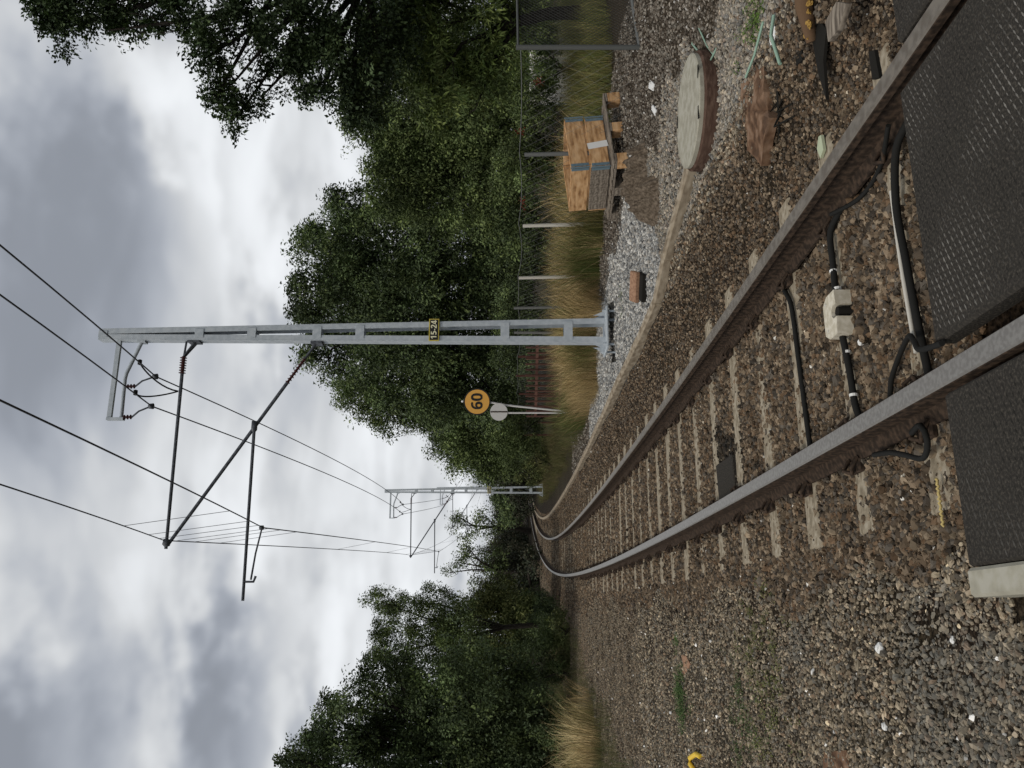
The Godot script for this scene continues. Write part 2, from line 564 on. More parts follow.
# ---------------------------------------------------------------- track
func sweep(st: SurfaceTool, d: float, profile: Array, s0: float, s1: float, closed := true) -> void:
	var rows := []
	var s := s0
	while s <= s1:
		var row := []
		for q in profile: row.append(tp(s, d + q[0], q[1]))
		rows.append(row)
		s += 0.3 if s < 30.0 else 1.0
	st.set_smooth_group(-1)
	for i in rows.size() - 1:
		for k in profile.size() - (0 if closed else 1):
			var k2 := (k + 1) % profile.size()
			quad(st, rows[i][k], rows[i][k2], rows[i + 1][k2], rows[i + 1][k])

func track() -> void:
	var t := thing("railway_track", "single railway track of two rails on pale sleepers curving right into the distance", "railway track")
	var body := [[-0.055, -0.14], [-0.055, -0.129], [-0.012, -0.112], [-0.009, -0.045], [-0.031, -0.034], [-0.031, -0.009], [-0.024, -0.0015], [0.024, -0.0015], [0.031, -0.009], [0.031, -0.034], [0.009, -0.045], [0.012, -0.112], [0.055, -0.129], [0.055, -0.14]]
	for side in [-1, 1]:
		var st := sb()
		sweep(st, side * 0.475, body, -8.0, 100.0)
		var r := obj("rail", st, M.rust, t)
		tag(r, "nearer rail, left of the two" if side < 0 else "farther rail, right of the two")
		var top := sb()
		sweep(top, side * 0.475, [[-0.0305, -0.009], [-0.024, 0.0], [0.024, 0.0], [0.0305, -0.009]], -8.0, 100.0, false)
		obj("running_surface", top, M.rail_top if side < 0 else M.old_rail_top, r)
	# one sleeper with four fastenings, then copies of it
	var proto: MeshInstance3D = null
	var bare: MeshInstance3D = null
	for k in 130:
		var s := 2.55 + 0.547 * k
		var o: MeshInstance3D
		if k == 0:
			var st := sb()
			box(st, Vector3(0, -0.08, 0), Vector3(1.6, 0.16, 0.15), Basis(), 0.012)
			proto = obj("sleeper", st, M.sleeper, t)
			for d in [-0.475, 0.475]:
				for side in [-1, 1]:
					var c := sb()
					var x: float = d + side * 0.075
					box(c, Vector3(x, 0.01, 0), Vector3(0.05, 0.02, 0.1), Basis(), 0.004)
					tube(c, [Vector3(x - side * 0.028, 0.022, -0.04), Vector3(x + side * 0.012, 0.045, -0.035), Vector3(x + side * 0.026, 0.03, 0.0), Vector3(x + side * 0.012, 0.045, 0.035), Vector3(x - side * 0.028, 0.022, 0.04)], 0.008, 0.008, 6)
					obj("rail_clip", c, M.rust, proto)
			o = proto
		elif k < 26:
			o = proto.duplicate()
			o.name = "sleeper_%03d" % k
			t.add_child(o, true)
		else:
			o = MeshInstance3D.new()
			o.mesh = proto.mesh
			o.material_override = M.sleeper
			o.name = "sleeper_%03d" % k
			t.add_child(o, true)
		o.position = tp(s, rng.randf_range(-0.012, 0.012), -0.14 + rng.randf_range(-0.004, 0.002))
		o.rotation.y = heading(s) + rng.randf_range(-0.012, 0.012)
		if k == 0: o.set_meta("label", "sleeper nearest the rubber crossing panels")

# ---------------------------------------------------------------- level crossing
func panel(label: String, d0: float, d1: float, s0: float, s1: float) -> void:
	var c := tp((s0 + s1) * 0.5, (d0 + d1) * 0.5, 0.0)
	var t := thing("crossing_panel", label, "crossing panel", Vector3(c.x, 0.0, c.z), TH0, "rubber panels of the level crossing")
	var w := d1 - d0
	var n := s1 - s0
	var st := sb()
	box(st, Vector3(0, -0.03, 0), Vector3(w, 0.06, n), Basis(), 0.008)
	obj("panel_body", st, M.rubber, t)
	var stud := sb()
	stud.set_smooth_group(-1)
	var ring := [Vector3(-0.0115, 0, 0), Vector3(0, 0, -0.0024), Vector3(0.0115, 0, 0), Vector3(0, 0, 0.0024)]
	for k in 4:
		tri(stud, Vector3(0, 0.0026, 0), ring[k], ring[(k + 1) % 4])
	stud.generate_normals()
	var mm := MultiMesh.new()
	mm.transform_format = MultiMesh.TRANSFORM_3D
	mm.use_colors = true
	mm.mesh = stud.commit()
	var list := []
	var dirx := cos(deg_to_rad(22.6))
	var dirz := sin(deg_to_rad(22.6))
	# studs stand in oblique rows, as cast into the rubber
	for i in range(-190, 191):
		for j in range(-150, 151):
			var along := i * 0.024 + (0.012 if j & 1 else 0.0)
			var across := j * 0.0205
			var x := along * dirx + across * dirz
			var z := -along * dirz + across * dirx
			if absf(x) < w * 0.5 - 0.02 and z < n * 0.5 - 0.02 and z > -n * 0.5 + 0.02 and z < 1.35 - n * 0.5:
				var wear := rng.randf_range(0.6, 1.15)
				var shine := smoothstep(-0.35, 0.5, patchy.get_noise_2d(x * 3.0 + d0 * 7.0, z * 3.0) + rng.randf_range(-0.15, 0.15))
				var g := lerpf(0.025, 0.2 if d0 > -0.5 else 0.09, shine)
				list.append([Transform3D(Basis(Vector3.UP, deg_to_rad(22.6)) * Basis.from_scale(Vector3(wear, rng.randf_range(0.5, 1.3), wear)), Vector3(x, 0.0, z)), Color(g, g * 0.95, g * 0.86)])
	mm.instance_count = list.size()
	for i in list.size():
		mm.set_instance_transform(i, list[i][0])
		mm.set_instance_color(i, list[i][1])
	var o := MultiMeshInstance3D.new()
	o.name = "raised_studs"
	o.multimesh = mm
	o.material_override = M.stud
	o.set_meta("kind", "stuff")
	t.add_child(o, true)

func crossing() -> void:
	panel("wide black studded rubber panel between the two rails", -0.385, 0.385, -1.4, 2.17)
	panel("narrow black studded rubber panel outside the nearer rail, beside the concrete edge beam", -0.965, -0.525, -1.4, 2.16)
	panel("black studded rubber panel outside the farther rail", 0.525, 1.1, -1.4, 2.14)
	var st := sb()
	var a := tp(2.16, -1.005, -0.055)
	var b := tp(-1.4, -1.005, -0.055)
	beam(st, a, b, 0.07, 0.12, 0.008)
	one("edge_beam", st, M.concrete, "pale concrete edge beam along the outer rubber crossing panel", "edge beam")

# ---------------------------------------------------------------- loose stones
func stone_mesh(seed_: int) -> ArrayMesh:
	var st := sb()
	rock(st, Vector3.ZERO, Vector3(0.5, 0.37, 0.42), 0.31, seed_, 4, 5)
	st.generate_normals()
	return st.commit()

func strew(parent: Node3D, called: String, mesh: Mesh, m: Material, list: Array) -> void:
	if list.is_empty(): return
	var mm := MultiMesh.new()
	mm.transform_format = MultiMesh.TRANSFORM_3D
	mm.use_colors = true
	mm.mesh = mesh
	mm.instance_count = list.size()
	for i in list.size():
		mm.set_instance_transform(i, list[i][0])
		mm.set_instance_color(i, list[i][1])
	var o := MultiMeshInstance3D.new()
	o.name = called if parent else numbered(called)
	o.multimesh = mm
	o.material_override = m
	(parent if parent else self).add_child(o, true)
	if parent == null: o.set_meta("kind", "stuff")

func pick(palette: Array) -> Color:
	var c: Color = palette[rng.randi() % palette.size()]
	var k := rng.randf_range(0.55, 1.55)
	return Color(c.r * k, c.g * k, c.b * k)

func gravel() -> void:
	var zones := {"track": [], "left": [], "shoulder": [], "crushed": [], "soil": []}
	var brown := [Color(0.1, 0.074, 0.05), Color(0.135, 0.1, 0.068), Color(0.075, 0.058, 0.042), Color(0.17, 0.13, 0.09), Color(0.12, 0.08, 0.05), Color(0.1, 0.086, 0.07), Color(0.21, 0.165, 0.115), Color(0.06, 0.05, 0.04)]
	var mixed := [Color(0.203, 0.168, 0.120), Color(0.269, 0.225, 0.159), Color(0.142, 0.115, 0.082), Color(0.335, 0.285, 0.208), Color(0.152, 0.145, 0.125), Color(0.427, 0.350, 0.251), Color(0.213, 0.150, 0.101), Color(0.152, 0.120, 0.082), Color(0.203, 0.185, 0.154), Color(0.081, 0.072, 0.060)]
	var grey := [Color(0.26, 0.262, 0.255), Color(0.19, 0.193, 0.19), Color(0.36, 0.355, 0.335), Color(0.13, 0.132, 0.132), Color(0.3, 0.28, 0.25), Color(0.44, 0.43, 0.4)]
	var earth := [Color(0.12, 0.1, 0.08), Color(0.16, 0.14, 0.115), Color(0.09, 0.075, 0.06), Color(0.22, 0.2, 0.17)]
	var edge := PackedVector2Array()
	for k in KERB: edge.append(Vector2(k[0], k[1]))
	for n in 400000:
		var f := 1.5 + 15.5 * pow(rng.randf(), 1.12)
		var half := 0.47 * f + 0.7
		var x := rng.randf_range(-half, half)
		var q := sd(x, f)
		var d := q.y
		var s := q.x
		var y := height(x, f, q)
		var w := patchy.get_noise_2d(x * 1.4, f * 1.4)
		var size := 0.0
		var zone := ""
		var c := Color.WHITE
		if absf(d) < 1.0 and s < 2.2: continue
		if d < 1.3 and d > -0.95 - w * 0.25:
			zone = "track"
			size = rng.randf_range(0.015, 0.031)
			if d > 0.55: size = rng.randf_range(0.009, 0.021)
			if rng.randf() < 0.06: size *= 1.5
			c = pick(brown)
			# sleeper tops stay mostly clear
			var k := (s - 2.55) / 0.547
			var off := absf(k - roundf(k)) * 0.547
			if off < 0.055 + maxf(0.0, s - 6.0) * 0.004 and s > 2.4 and absf(d) < 0.79 and rng.randf() < (0.6 if s < 4.5 else 0.78) + 0.2 * fposmod(roundf(k) * 0.618 + 0.3, 1.0): continue
			if s > 4.65 and s < 5.35 and d > -0.5 and d < 0.05 + w * 0.3: c = Color(c.r * 0.35, c.g * 0.38, c.b * 0.42)
			if absf(absf(d) - 0.475) < 0.06 : continue
			if rng.randf() < 0.012:
				c = pick([Color(0.6, 0.58, 0.53), Color(0.45, 0.39, 0.3)])
				size *= rng.randf_range(0.4, 0.9)
		elif d <= 0.0:
			if d < -3.4 - w * 0.8: continue
			if s < 2.16 and d > -1.1: continue
			zone = "left"
			size = rng.randf_range(0.008, 0.018)
			if rng.randf() < 0.09: size = rng.randf_range(0.018, 0.03)
			c = pick(mixed).lerp(Color(0.15, 0.127, 0.095), 0.25)
			var bluish := smoothstep(0.05, 0.45, w + 0.22 - absf(d + 1.25) * 0.6 - maxf(0.0, s - 3.0) * 0.35)
			c = c.lerp(Color(0.13, 0.137, 0.13) * rng.randf_range(0.6, 1.5), bluish * 0.34)
			if rng.randf() < 0.008: c = pick([Color(0.7, 0.69, 0.66), Color(0.6, 0.5, 0.34)])
			if s > 9.0: c = c.lerp(pick(brown), 0.35)
		else:
			if d > 4.5: continue
			var on_grey := s > 6.5 + w and d < 2.75 + w * 0.3 and s < 13.0 and d > 1.4
			if on_grey:
				zone = "crushed"
				size = rng.randf_range(0.018, 0.036)
				c = pick(grey)
			elif d < 2.35 + w * 0.6 and s < 7.0:
				zone = "shoulder"
				size = rng.randf_range(0.012, 0.03)
				c = pick(mixed).lerp(pick(grey), 0.35 if d > 1.5 else 0.1)
				if d < 1.5 and rng.randf() < 0.5: c = pick(brown)
			else:
				if rng.randf() < 0.45: continue
				zone = "soil"
				size = rng.randf_range(0.008, 0.026)
				c = pick(earth)
				if rng.randf() < 0.02: c = Color(0.55, 0.53, 0.5)
			var hole := V(1.667, 0, 5.27)
			if Vector2(x - hole.x, f + hole.z).length() < 0.375 or (absf(x - 0.6) < 0.34 and absf(f - 10.0) < 0.3 and f > 9.78): continue
		if d > 1.2 and d < 1.85 and s < 47.0 and s > 4.9:
			for k in edge.size() - 1:
				if s < edge[k + 1].x:
					if absf(d - lerpf(edge[k].y, edge[k + 1].y, (s - edge[k].x) / (edge[k + 1].x - edge[k].x))) < 0.062: zone = ""
					break
			if zone == "": continue
		if f > 7.0: size *= 1.0 + (f - 7.0) * 0.05
		var b := Basis(Vector3(rng.randf_range(-1, 1), rng.randf_range(-1, 1), rng.randf_range(-1, 1)).normalized(), rng.randf() * TAU)
		b = b * Basis.from_scale(Vector3(size * rng.randf_range(0.8, 1.35), size * rng.randf_range(0.8, 1.2), size * rng.randf_range(0.8, 1.2)))
		zones[zone].append([Transform3D(b, V(x, y + size * rng.randf_range(-0.1, 0.3), f)), c])
	for n in 70000:                                  # the track and its sides further on, coarser
		var s := 15.0 + 32.0 * pow(rng.randf(), 1.3)
		var d := rng.randf_range(-3.2, 1.33)
		var k := (s - 2.55) / 0.547
		if absf(k - roundf(k)) * 0.547 < 0.075 and absf(d) < 0.78 and rng.randf() < 0.93: continue
		if absf(absf(d) - 0.475) < 0.07: continue
		var o := tp(s, d, 0.0)
		var size := rng.randf_range(0.03, 0.05)
		var c := pick(brown)
		if d < -1.2: c = c.lerp(pick(mixed), 0.3)
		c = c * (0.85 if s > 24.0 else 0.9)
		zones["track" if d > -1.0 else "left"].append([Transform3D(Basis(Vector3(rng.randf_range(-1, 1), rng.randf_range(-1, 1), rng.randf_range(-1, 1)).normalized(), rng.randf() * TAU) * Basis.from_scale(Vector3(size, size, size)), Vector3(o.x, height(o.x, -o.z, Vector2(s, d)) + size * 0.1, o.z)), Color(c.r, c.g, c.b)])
	strew(null, "track_ballast", stone_mesh(1), M.stones, zones.track)
	strew(null, "loose_gravel", stone_mesh(2), M.stones, zones.left)
	strew(null, "shoulder_gravel", stone_mesh(3), M.stones, zones.shoulder)
	strew(null, "crushed_stone", stone_mesh(4), M.stones, zones.crushed)
	strew(null, "stony_soil", stone_mesh(5), M.stones, zones.soil)
	for q in [["track_ballast", "dark brown ballast stones between and beside the rails", "ballast"], ["loose_gravel", "mixed grey and tan gravel left of the track", "gravel"], ["shoulder_gravel", "pale mixed gravel right of the track by the round well cover", "gravel"], ["crushed_stone", "light grey crushed stone around the foot of the nearest mast", "gravel"], ["stony_soil", "dark soil with small stones in front of the fence", "soil"]]:
		tag(get_node(q[0]), q[1], q[2])

# ---------------------------------------------------------------- edging and far foundations
func edging() -> void:
	var t := thing("track_edging", "low weathered edging of long pale boards running along the right side of the track", "kerb")
	var marks := KERB
	for i in marks.size() - 1:
		var st := sb()
		var dy := rng.randf_range(-0.006, 0.006)
		beam(st, tp(marks[i][0] + 0.004, marks[i][1], -0.06 + dy), tp(marks[i + 1][0] - 0.004, marks[i + 1][1], -0.06 - dy * 0.5), 0.08, 0.15, 0.012)
		obj("edging_board", st, M.kerb_wood, t)

# ---------------------------------------------------------------- masts and wires
func channel(st: SurfaceTool, a: Vector3, b: Vector3, side: float, w: float, depth: float) -> void:
	# web on the outer side, two flanges that point inwards
	var o := Vector3(-side, 0, 0)
	beam(st, a + o * 0.004, b + o * 0.004, depth, 0.008, 0.0, Vector3.RIGHT)
	for z in [-1, 1]:
		var k := o * (w * 0.5 + 0.0085) + Vector3(0, 0, z * (depth * 0.5 - 0.005))
		beam(st, a + k, b + k, 0.01, w, 0.0, Vector3.RIGHT)

func make_mast(label: String, group: String) -> Node3D:
	var t := thing("overhead_line_mast", label, "mast", Vector3.ZERO, 0.0, group)
	var y0 := 0.06
	var y1 := 5.92
	var lx := func(y: float) -> float: return lerpf(-0.105, -0.073, (y - y0) / (y1 - y0))
	var rx := func(y: float) -> float: return lerpf(0.185, 0.058, (y - y0) / (y1 - y0))
	var st := sb()
	channel(st, Vector3(lx.call(y0), y0, 0), Vector3(lx.call(y1), y1, 0), -1, 0.056, 0.13)
	obj("channel_post", st, M.steel, t)
	st = sb()
	channel(st, Vector3(rx.call(y0), y0, 0), Vector3(rx.call(y1), y1, 0), 1, 0.056, 0.13)
	obj("channel_post", st, M.steel, t)
	for y in [0.489, 1.222, 2.9, 3.396, 4.152, 4.757, 5.87]:
		st = sb()
		var a: float = lx.call(y) + 0.03
		var b: float = rx.call(y) - 0.03
		for z in [-0.068, 0.068]:
			box(st, Vector3((a + b) * 0.5, y, z), Vector3(b - a, 0.1, 0.008))
		obj("batten_plate", st, M.steel, t)
	st = sb()
	box(st, Vector3(0.04, 0.05, 0), Vector3(0.5, 0.022, 0.42), Basis(), 0.004)
	for x in [-0.135, 0.215]:          # gussets at the foot
		for z in [-0.06, 0.06]:
			st.set_smooth_group(-1)
			var s: float = signf(x - 0.04)
			quad(st, Vector3(x, 0.062, z), Vector3(x + s * 0.06, 0.062, z), Vector3(x - s * 0.0, 0.2, z), Vector3(x, 0.2, z))
	obj("base_plate", st, M.steel, t)
	st = sb()
	for x in [-0.16, 0.24]:
		for z in [-0.16, 0.16]:
			tube(st, [Vector3(x, -0.12, z), Vector3(x, 0.1, z)], 0.014, 0.014, 6)
			lathe(st, Vector3(x, 0.061, z), Vector3.UP, [[0, 0.001], [0, 0.026], [0.02, 0.026], [0.02, 0.001]], 6, false)
	obj("anchor_bolts", st, M.steel, t)
	st = sb()
	box(st, Vector3(0.04, -0.09, 0), Vector3(0.5, 0.02, 0.42), Basis(), 0.004)
	obj("footing_plate", st, M.steel, t)
	# number plate
	st = sb()
	box(st, Vector3(0.035, 2.04, 0.082), Vector3(0.27, 0.118, 0.008), Basis(), 0.002)
	var plate := obj("number_plate", st, M.plate_yellow, t)
	st = sb()
	box(st, Vector3(0.035, 2.04, 0.0835), Vector3(0.245, 0.095, 0.008))
	obj("plate_field", st, M.black, plate)
	var tm := TextMesh.new()
	tm.text = "15-24"
	var sf := SystemFont.new()
	sf.font_names = PackedStringArray(["Droid Sans"])
	sf.font_weight = 700
	tm.font = sf
	tm.font_size = 16
	tm.pixel_size = 0.0055
	tm.depth = 0.003
	var txt := mi("plate_digits", tm, M.digit_cream, plate)
	txt.position = Vector3(0.035, 2.04, 0.09)
	# bracket for the two feeder wires
	var br := sb()
	beam(br, Vector3(-0.05, 5.70, 0.0), Vector3(-1.0, 5.71, 0.0), 0.04, 0.05)
	obj("feeder_bracket_arm", br, M.steel, t)
	br = sb()
	tube(br, [Vector3(-0.06, 5.43, 0), Vector3(-0.46, 5.575, 0), Vector3(-0.53, 5.585, 0), Vector3(-1.0, 5.575, 0)], 0.022, 0.022, 8)
	box(br, Vector3(-1.0, 5.64, 0.0), Vector3(0.03, 0.19, 0.06))
	box(br, Vector3(-0.075, 5.43, 0), Vector3(0.05, 0.09, 0.09))
	obj("feeder_bracket_brace", br, M.steel, t)
	for q in [[-0.62, -0.5, 5.24], [-0.98, -0.85, 5.25]]:
		var ins := sb()
		insulator(ins, Vector3(q[0], 5.56, 0), Vector3(q[0] + 0.005, 5.455, 0), 0.028, 3)
		var io := obj("feeder_insulator", ins, M.brown_porcelain, t)
		var ln := sb()
		tube(ln, [Vector3(q[0], 5.46, 0), Vector3(lerpf(q[0], q[1], 0.5), 5.37, 0.03), Vector3(q[1], q[2], 0)], 0.011, 0.011, 6)
		lathe(ln, Vector3(q[1], q[2] - 0.035, 0), Vector3.UP, [[0, 0.001], [0.01, 0.035], [0.06, 0.03], [0.07, 0.001]], 8)
		obj("suspension_clamp", ln, M.dark_steel, io)
		var jp := sb()
		var c := Curve3D.new()
		c.add_point(Vector3(q[1] + 0.08, q[2] + 0.06, 0.3), Vector3.ZERO, Vector3(-0.06, -0.02, -0.02))
		c.add_point(Vector3(-0.68, 4.95, 0.02), Vector3(0.02 if q[0] > -0.8 else -0.08, 0.2, 0.05), Vector3.ZERO)
		var cp := []
		for k in 11: cp.append(c.sample(0, k / 10.0))
		tube(jp, cp, 0.009, 0.009, 6)
		lathe(jp, cp[0] + Vector3(0.04, 0.0, 0), Vector3.LEFT, [[0, 0.001], [0.01, 0.024], [0.06, 0.024], [0.07, 0.001]], 8)
		obj("jumper_cable", jp, M.black_cable, t)
	# cantilever: top tube, strut, registration tube, steady arm
	var ct := sb()
	for z in [-0.03, 0.03]: tube(ct, [Vector3(-0.08, 4.80, z), Vector3(-0.26, 4.93, z * 0.4)], 0.013, 0.013, 6)
	tube(ct, [Vector3(-0.08, 4.92, 0), Vector3(-0.28, 4.935, 0)], 0.012, 0.012, 6)
	box(ct, Vector3(-0.07, 4.82, 0), Vector3(0.06, 0.14, 0.12))
	tube(ct, [Vector3(-0.46, 4.935, 0), Vector3(-2.45, 4.92, 0)], 0.021, 0.019, 8)
	var top := obj("cantilever_top_tube", ct, M.dark_steel, t)
	ct = sb()
	insulator(ct, Vector3(-0.26, 4.935, 0), Vector3(-0.47, 4.935, 0), 0.04, 7)
	obj("tube_insulator", ct, M.brown_porcelain, top)
	ct = sb()
	var m0 := Vector3(-0.1, 3.41, 0)
	var m1 := Vector3(-2.4, 4.9, 0)
	box(ct, Vector3(-0.09, 3.40, 0), Vector3(0.06, 0.13, 0.12))
	tube(ct, [m0, m0.lerp(m1, 0.085)], 0.016, 0.016, 6)
	tube(ct, [m0.lerp(m1, 0.2), m1], 0.021, 0.02, 8)
	lathe(ct, m1 + Vector3(0.06, 0.01, 0), Vector3(-1, 0.2, 0), [[0, 0.001], [0.01, 0.045], [0.07, 0.045], [0.1, 0.001]], 8)
	var strut := obj("cantilever_strut", ct, M.dark_steel, t)
	ct = sb()
	insulator(ct, m0.lerp(m1, 0.08), m0.lerp(m1, 0.21), 0.03, 9)
	obj("strut_insulator", ct, M.brown_porcelain, strut)
	ct = sb()
	tube(ct, [Vector3(-1.07, 4.05, 0.02), Vector3(-3.0, 4.03, 0.02)], 0.019, 0.017, 8)
	lathe(ct, Vector3(-1.03, 4.05, 0.02), Vector3.LEFT, [[0, 0.001], [0.0, 0.035], [0.1, 0.035], [0.12, 0.02]], 8)
	tube(ct, [Vector3(-2.8, 4.03, 0.02), Vector3(-2.8, 3.93, 0.02), Vector3(-2.74, 3.91, 0.02)], 0.014, 0.014, 6)
	obj("registration_tube", ct, M.dark_steel, t)
	ct = sb()
	tube(ct, [Vector3(-2.78, 3.96, 0.02), Vector3(-2.5, 3.93, 0.02), Vector3(-2.22, 3.885, 0.0)], 0.011, 0.009, 6)
	lathe(ct, Vector3(-2.22, 3.86, 0), Vector3.UP, [[0, 0.001], [0.01, 0.025], [0.05, 0.025], [0.06, 0.001]], 8)
	obj("steady_arm", ct, M.dark_steel, t)
	return t

func sagging(st: SurfaceTool, ends: Array, sags: Array, r: float) -> void:
	var pts := []
	for i in ends.size() - 1:
		for k in 24:
			var u := k / 24.0
			var p: Vector3 = ends[i].lerp(ends[i + 1], u)
			p.y -= 4.0 * sags[i] * u * (1.0 - u)
			pts.append(p)
	pts.append(ends[-1])
	tube(st, pts, r, r, 6)

func masts() -> void:
	var m1 := make_mast("nearest grey lattice mast with a number plate and a bracket over the track", "masts along the track")
	var frames := []
	var spots := [V(0.57, 0.0, 10.0), V(-3.98, 0.0, 32.0), V(-6.5, 0.0, 53.6)]
	var labels := ["", "middle grey lattice mast at the bend, small in the distance", "farthest grey lattice mast, just showing behind the middle one"]
	for i in 3:
		var q := sd(spots[i].x, -spots[i].z)
		var o := m1
		if i > 0:
			o = m1.duplicate()
			o.name = numbered("overhead_line_mast")
			add_child(o)
			o.set_meta("label", labels[i])
			var st := sb()
			box(st, Vector3.ZERO, Vector3(0.55, 0.5, 0.5), Basis(), 0.02)
			var fo := one("mast_foundation", st, M.concrete, "pale concrete block under the %s mast" % ["middle", "farthest"][i - 1], "foundation", "mast foundations")
			fo.position = spots[i] + Vector3(0.05, -0.36, 0)
			fo.rotation.y = heading(q.x)
		o.position = spots[i]
		o.rotation.y = heading(q.x)
		frames.append(o.transform)
	# the masts before and after the ones in view only carry the wires on
	var back := tp(-12.5, 2.15, 0.0)
	frames.push_front(Transform3D(Basis(Vector3.UP, TH0), back))
	var on_ := tp(77.0, 2.2, 0.0)
	frames.push_back(Transform3D(Basis(Vector3.UP, heading(77.0)), on_))
	var where := func(l: Vector3) -> Array:
		var r := []
		for k in frames: r.append(k * l)
		return r
	for q in [[Vector3(-0.5, 5.235, 0), "upper dark feeder wire, the one nearer the masts"], [Vector3(-0.85, 5.245, 0), "lower dark feeder wire, the one nearer the track"]]:
		var st := sb()
		sagging(st, where.call(q[0]), [0.44, 0.4, 0.4, 0.4], 0.0085)
		one("feeder_wire", st, M.wire, q[1], "wire", "feeder wires")
	var t := thing("overhead_contact_line", "pair of thin overhead wires joined by droppers above the middle of the track", "overhead line")
	var up: Array = where.call(Vector3(-2.36, 4.945, 0))
	var lo: Array = where.call(Vector3(-2.22, 3.875, 0))
	var sag_up := [0.70, 0.62, 0.62, 0.6]
	var sag_lo := [0.36, 0.2, 0.2, 0.2]
	var st := sb()
	sagging(st, up, sag_up, 0.006)
	obj("messenger_wire", st, M.wire, t)
	st = sb()
	sagging(st, lo, sag_lo, 0.0065)
	obj("contact_wire", st, M.wire, t)
	for i in 4:
		for u in ([0.2, 0.5, 0.936, 0.972, 0.99] if i == 0 else [0.01, 0.03, 0.06, 0.3, 0.55, 0.8, 0.94, 0.97]):
			var a: Vector3 = up[i].lerp(up[i + 1], u) - Vector3(0, 4.0 * sag_up[i] * u * (1.0 - u), 0)
			var b: Vector3 = lo[i].lerp(lo[i + 1], u) - Vector3(0, 4.0 * sag_lo[i] * u * (1.0 - u), 0)
			st = sb()
			tube(st, [a, b], 0.0028, 0.0028, 5)
			obj("dropper", st, M.wire, t)

# ---------------------------------------------------------------- sign
func disc(st: SurfaceTool, c: Vector3, r0: float, r1: float, thick: float, sides := 40) -> void:
	lathe(st, c, Vector3(0, 0, 1), [[0, r0], [0, r1], [thick, r1], [thick, r0]], sides, false)

func speed_sign() -> void:
	var base := V(-0.5, -0.02, 15.0)
	var t := thing("speed_sign", "round yellow speed sign reading 60 above a small white disc on a thin forked post", "sign", base, 0.12)
	var st := sb()
	tube(st, [Vector3(0, 0, 0), Vector3(0.05, 0.5, 0), Vector3(0.13, 1.25, -0.02), Vector3(0.19, 1.6, -0.02), Vector3(0.2, 2.03, -0.02)], 0.017, 0.017, 8)
	tube(st, [Vector3(-0.005, 0, 0.02), Vector3(-0.005, 1.3, 0.0)], 0.015, 0.015, 8)
	obj("post", st, M.off_white, t)
	st = sb()
	disc(st, Vector3(0.19, 1.78, 0.0), 0.0, 0.235, 0.012)
	var face := obj("sign_face", st, M.black, t)
	st = sb()
	disc(st, Vector3(0.19, 1.78, 0.004), 0.0, 0.213, 0.012)
	obj("yellow_field", st, M.sign_yellow, face)
	var tm := TextMesh.new()
	tm.text = "60"
	var sf := SystemFont.new()
	sf.font_names = PackedStringArray(["Droid Sans"])
	sf.font_weight = 700
	tm.font = sf
	tm.font_size = 16
	tm.pixel_size = 0.0165
	tm.depth = 0.006
	mi("digits", tm, M.black, face).position = Vector3(0.19, 1.78, 0.019)
	st = sb()
	disc(st, Vector3(0.01, 1.4, 0.015), 0.0, 0.152, 0.01)
	var w := obj("small_disc", st, M.off_white, t)
	st = sb()
	box(st, Vector3(0.012, 1.4, 0.027), Vector3(0.022, 0.29, 0.006))
	obj("rib", st, M.rust, w)
	st = sb()
	lathe(st, Vector3(0.2, 2.02, -0.02), Vector3.UP, [[0, 0.001], [0, 0.02], [0.03, 0.018], [0.04, 0.001]], 8)
	obj("post_cap", st, M.white, t)

# ---------------------------------------------------------------- fences
func netting(st: SurfaceTool, a: Vector3, b: Vector3, h: float, gap: float, r: float) -> void:
	var n := a.distance_to(b)
	var d := (b - a) / n
	for s in [-1, 1]:
		var k := -h if s > 0 else 0.0
		while k < (n if s > 0 else n + h):
			var u0: float = k
			var u1: float = k + h * s
			var v0 := 0.0
			var v1 := h
			# clip along the panel's length
			if s > 0:
				if u0 < 0.0: v0 = -u0; u0 = 0.0
				if u1 > n: v1 = h - (u1 - n); u1 = n
			else:
				if u1 < 0.0: v1 = h + u1; u1 = 0.0
				if u0 > n: v0 = u0 - n; u0 = n
			if v1 > v0 + 0.01:
				var off: Vector3 = Vector3(d.z, 0, -d.x) * 0.002 * s
				tube(st, [a + d * u0 + Vector3(0, v0, 0) + off, a + d * u1 + Vector3(0, v1, 0) + off], r, r, 3, false)
			k += gap

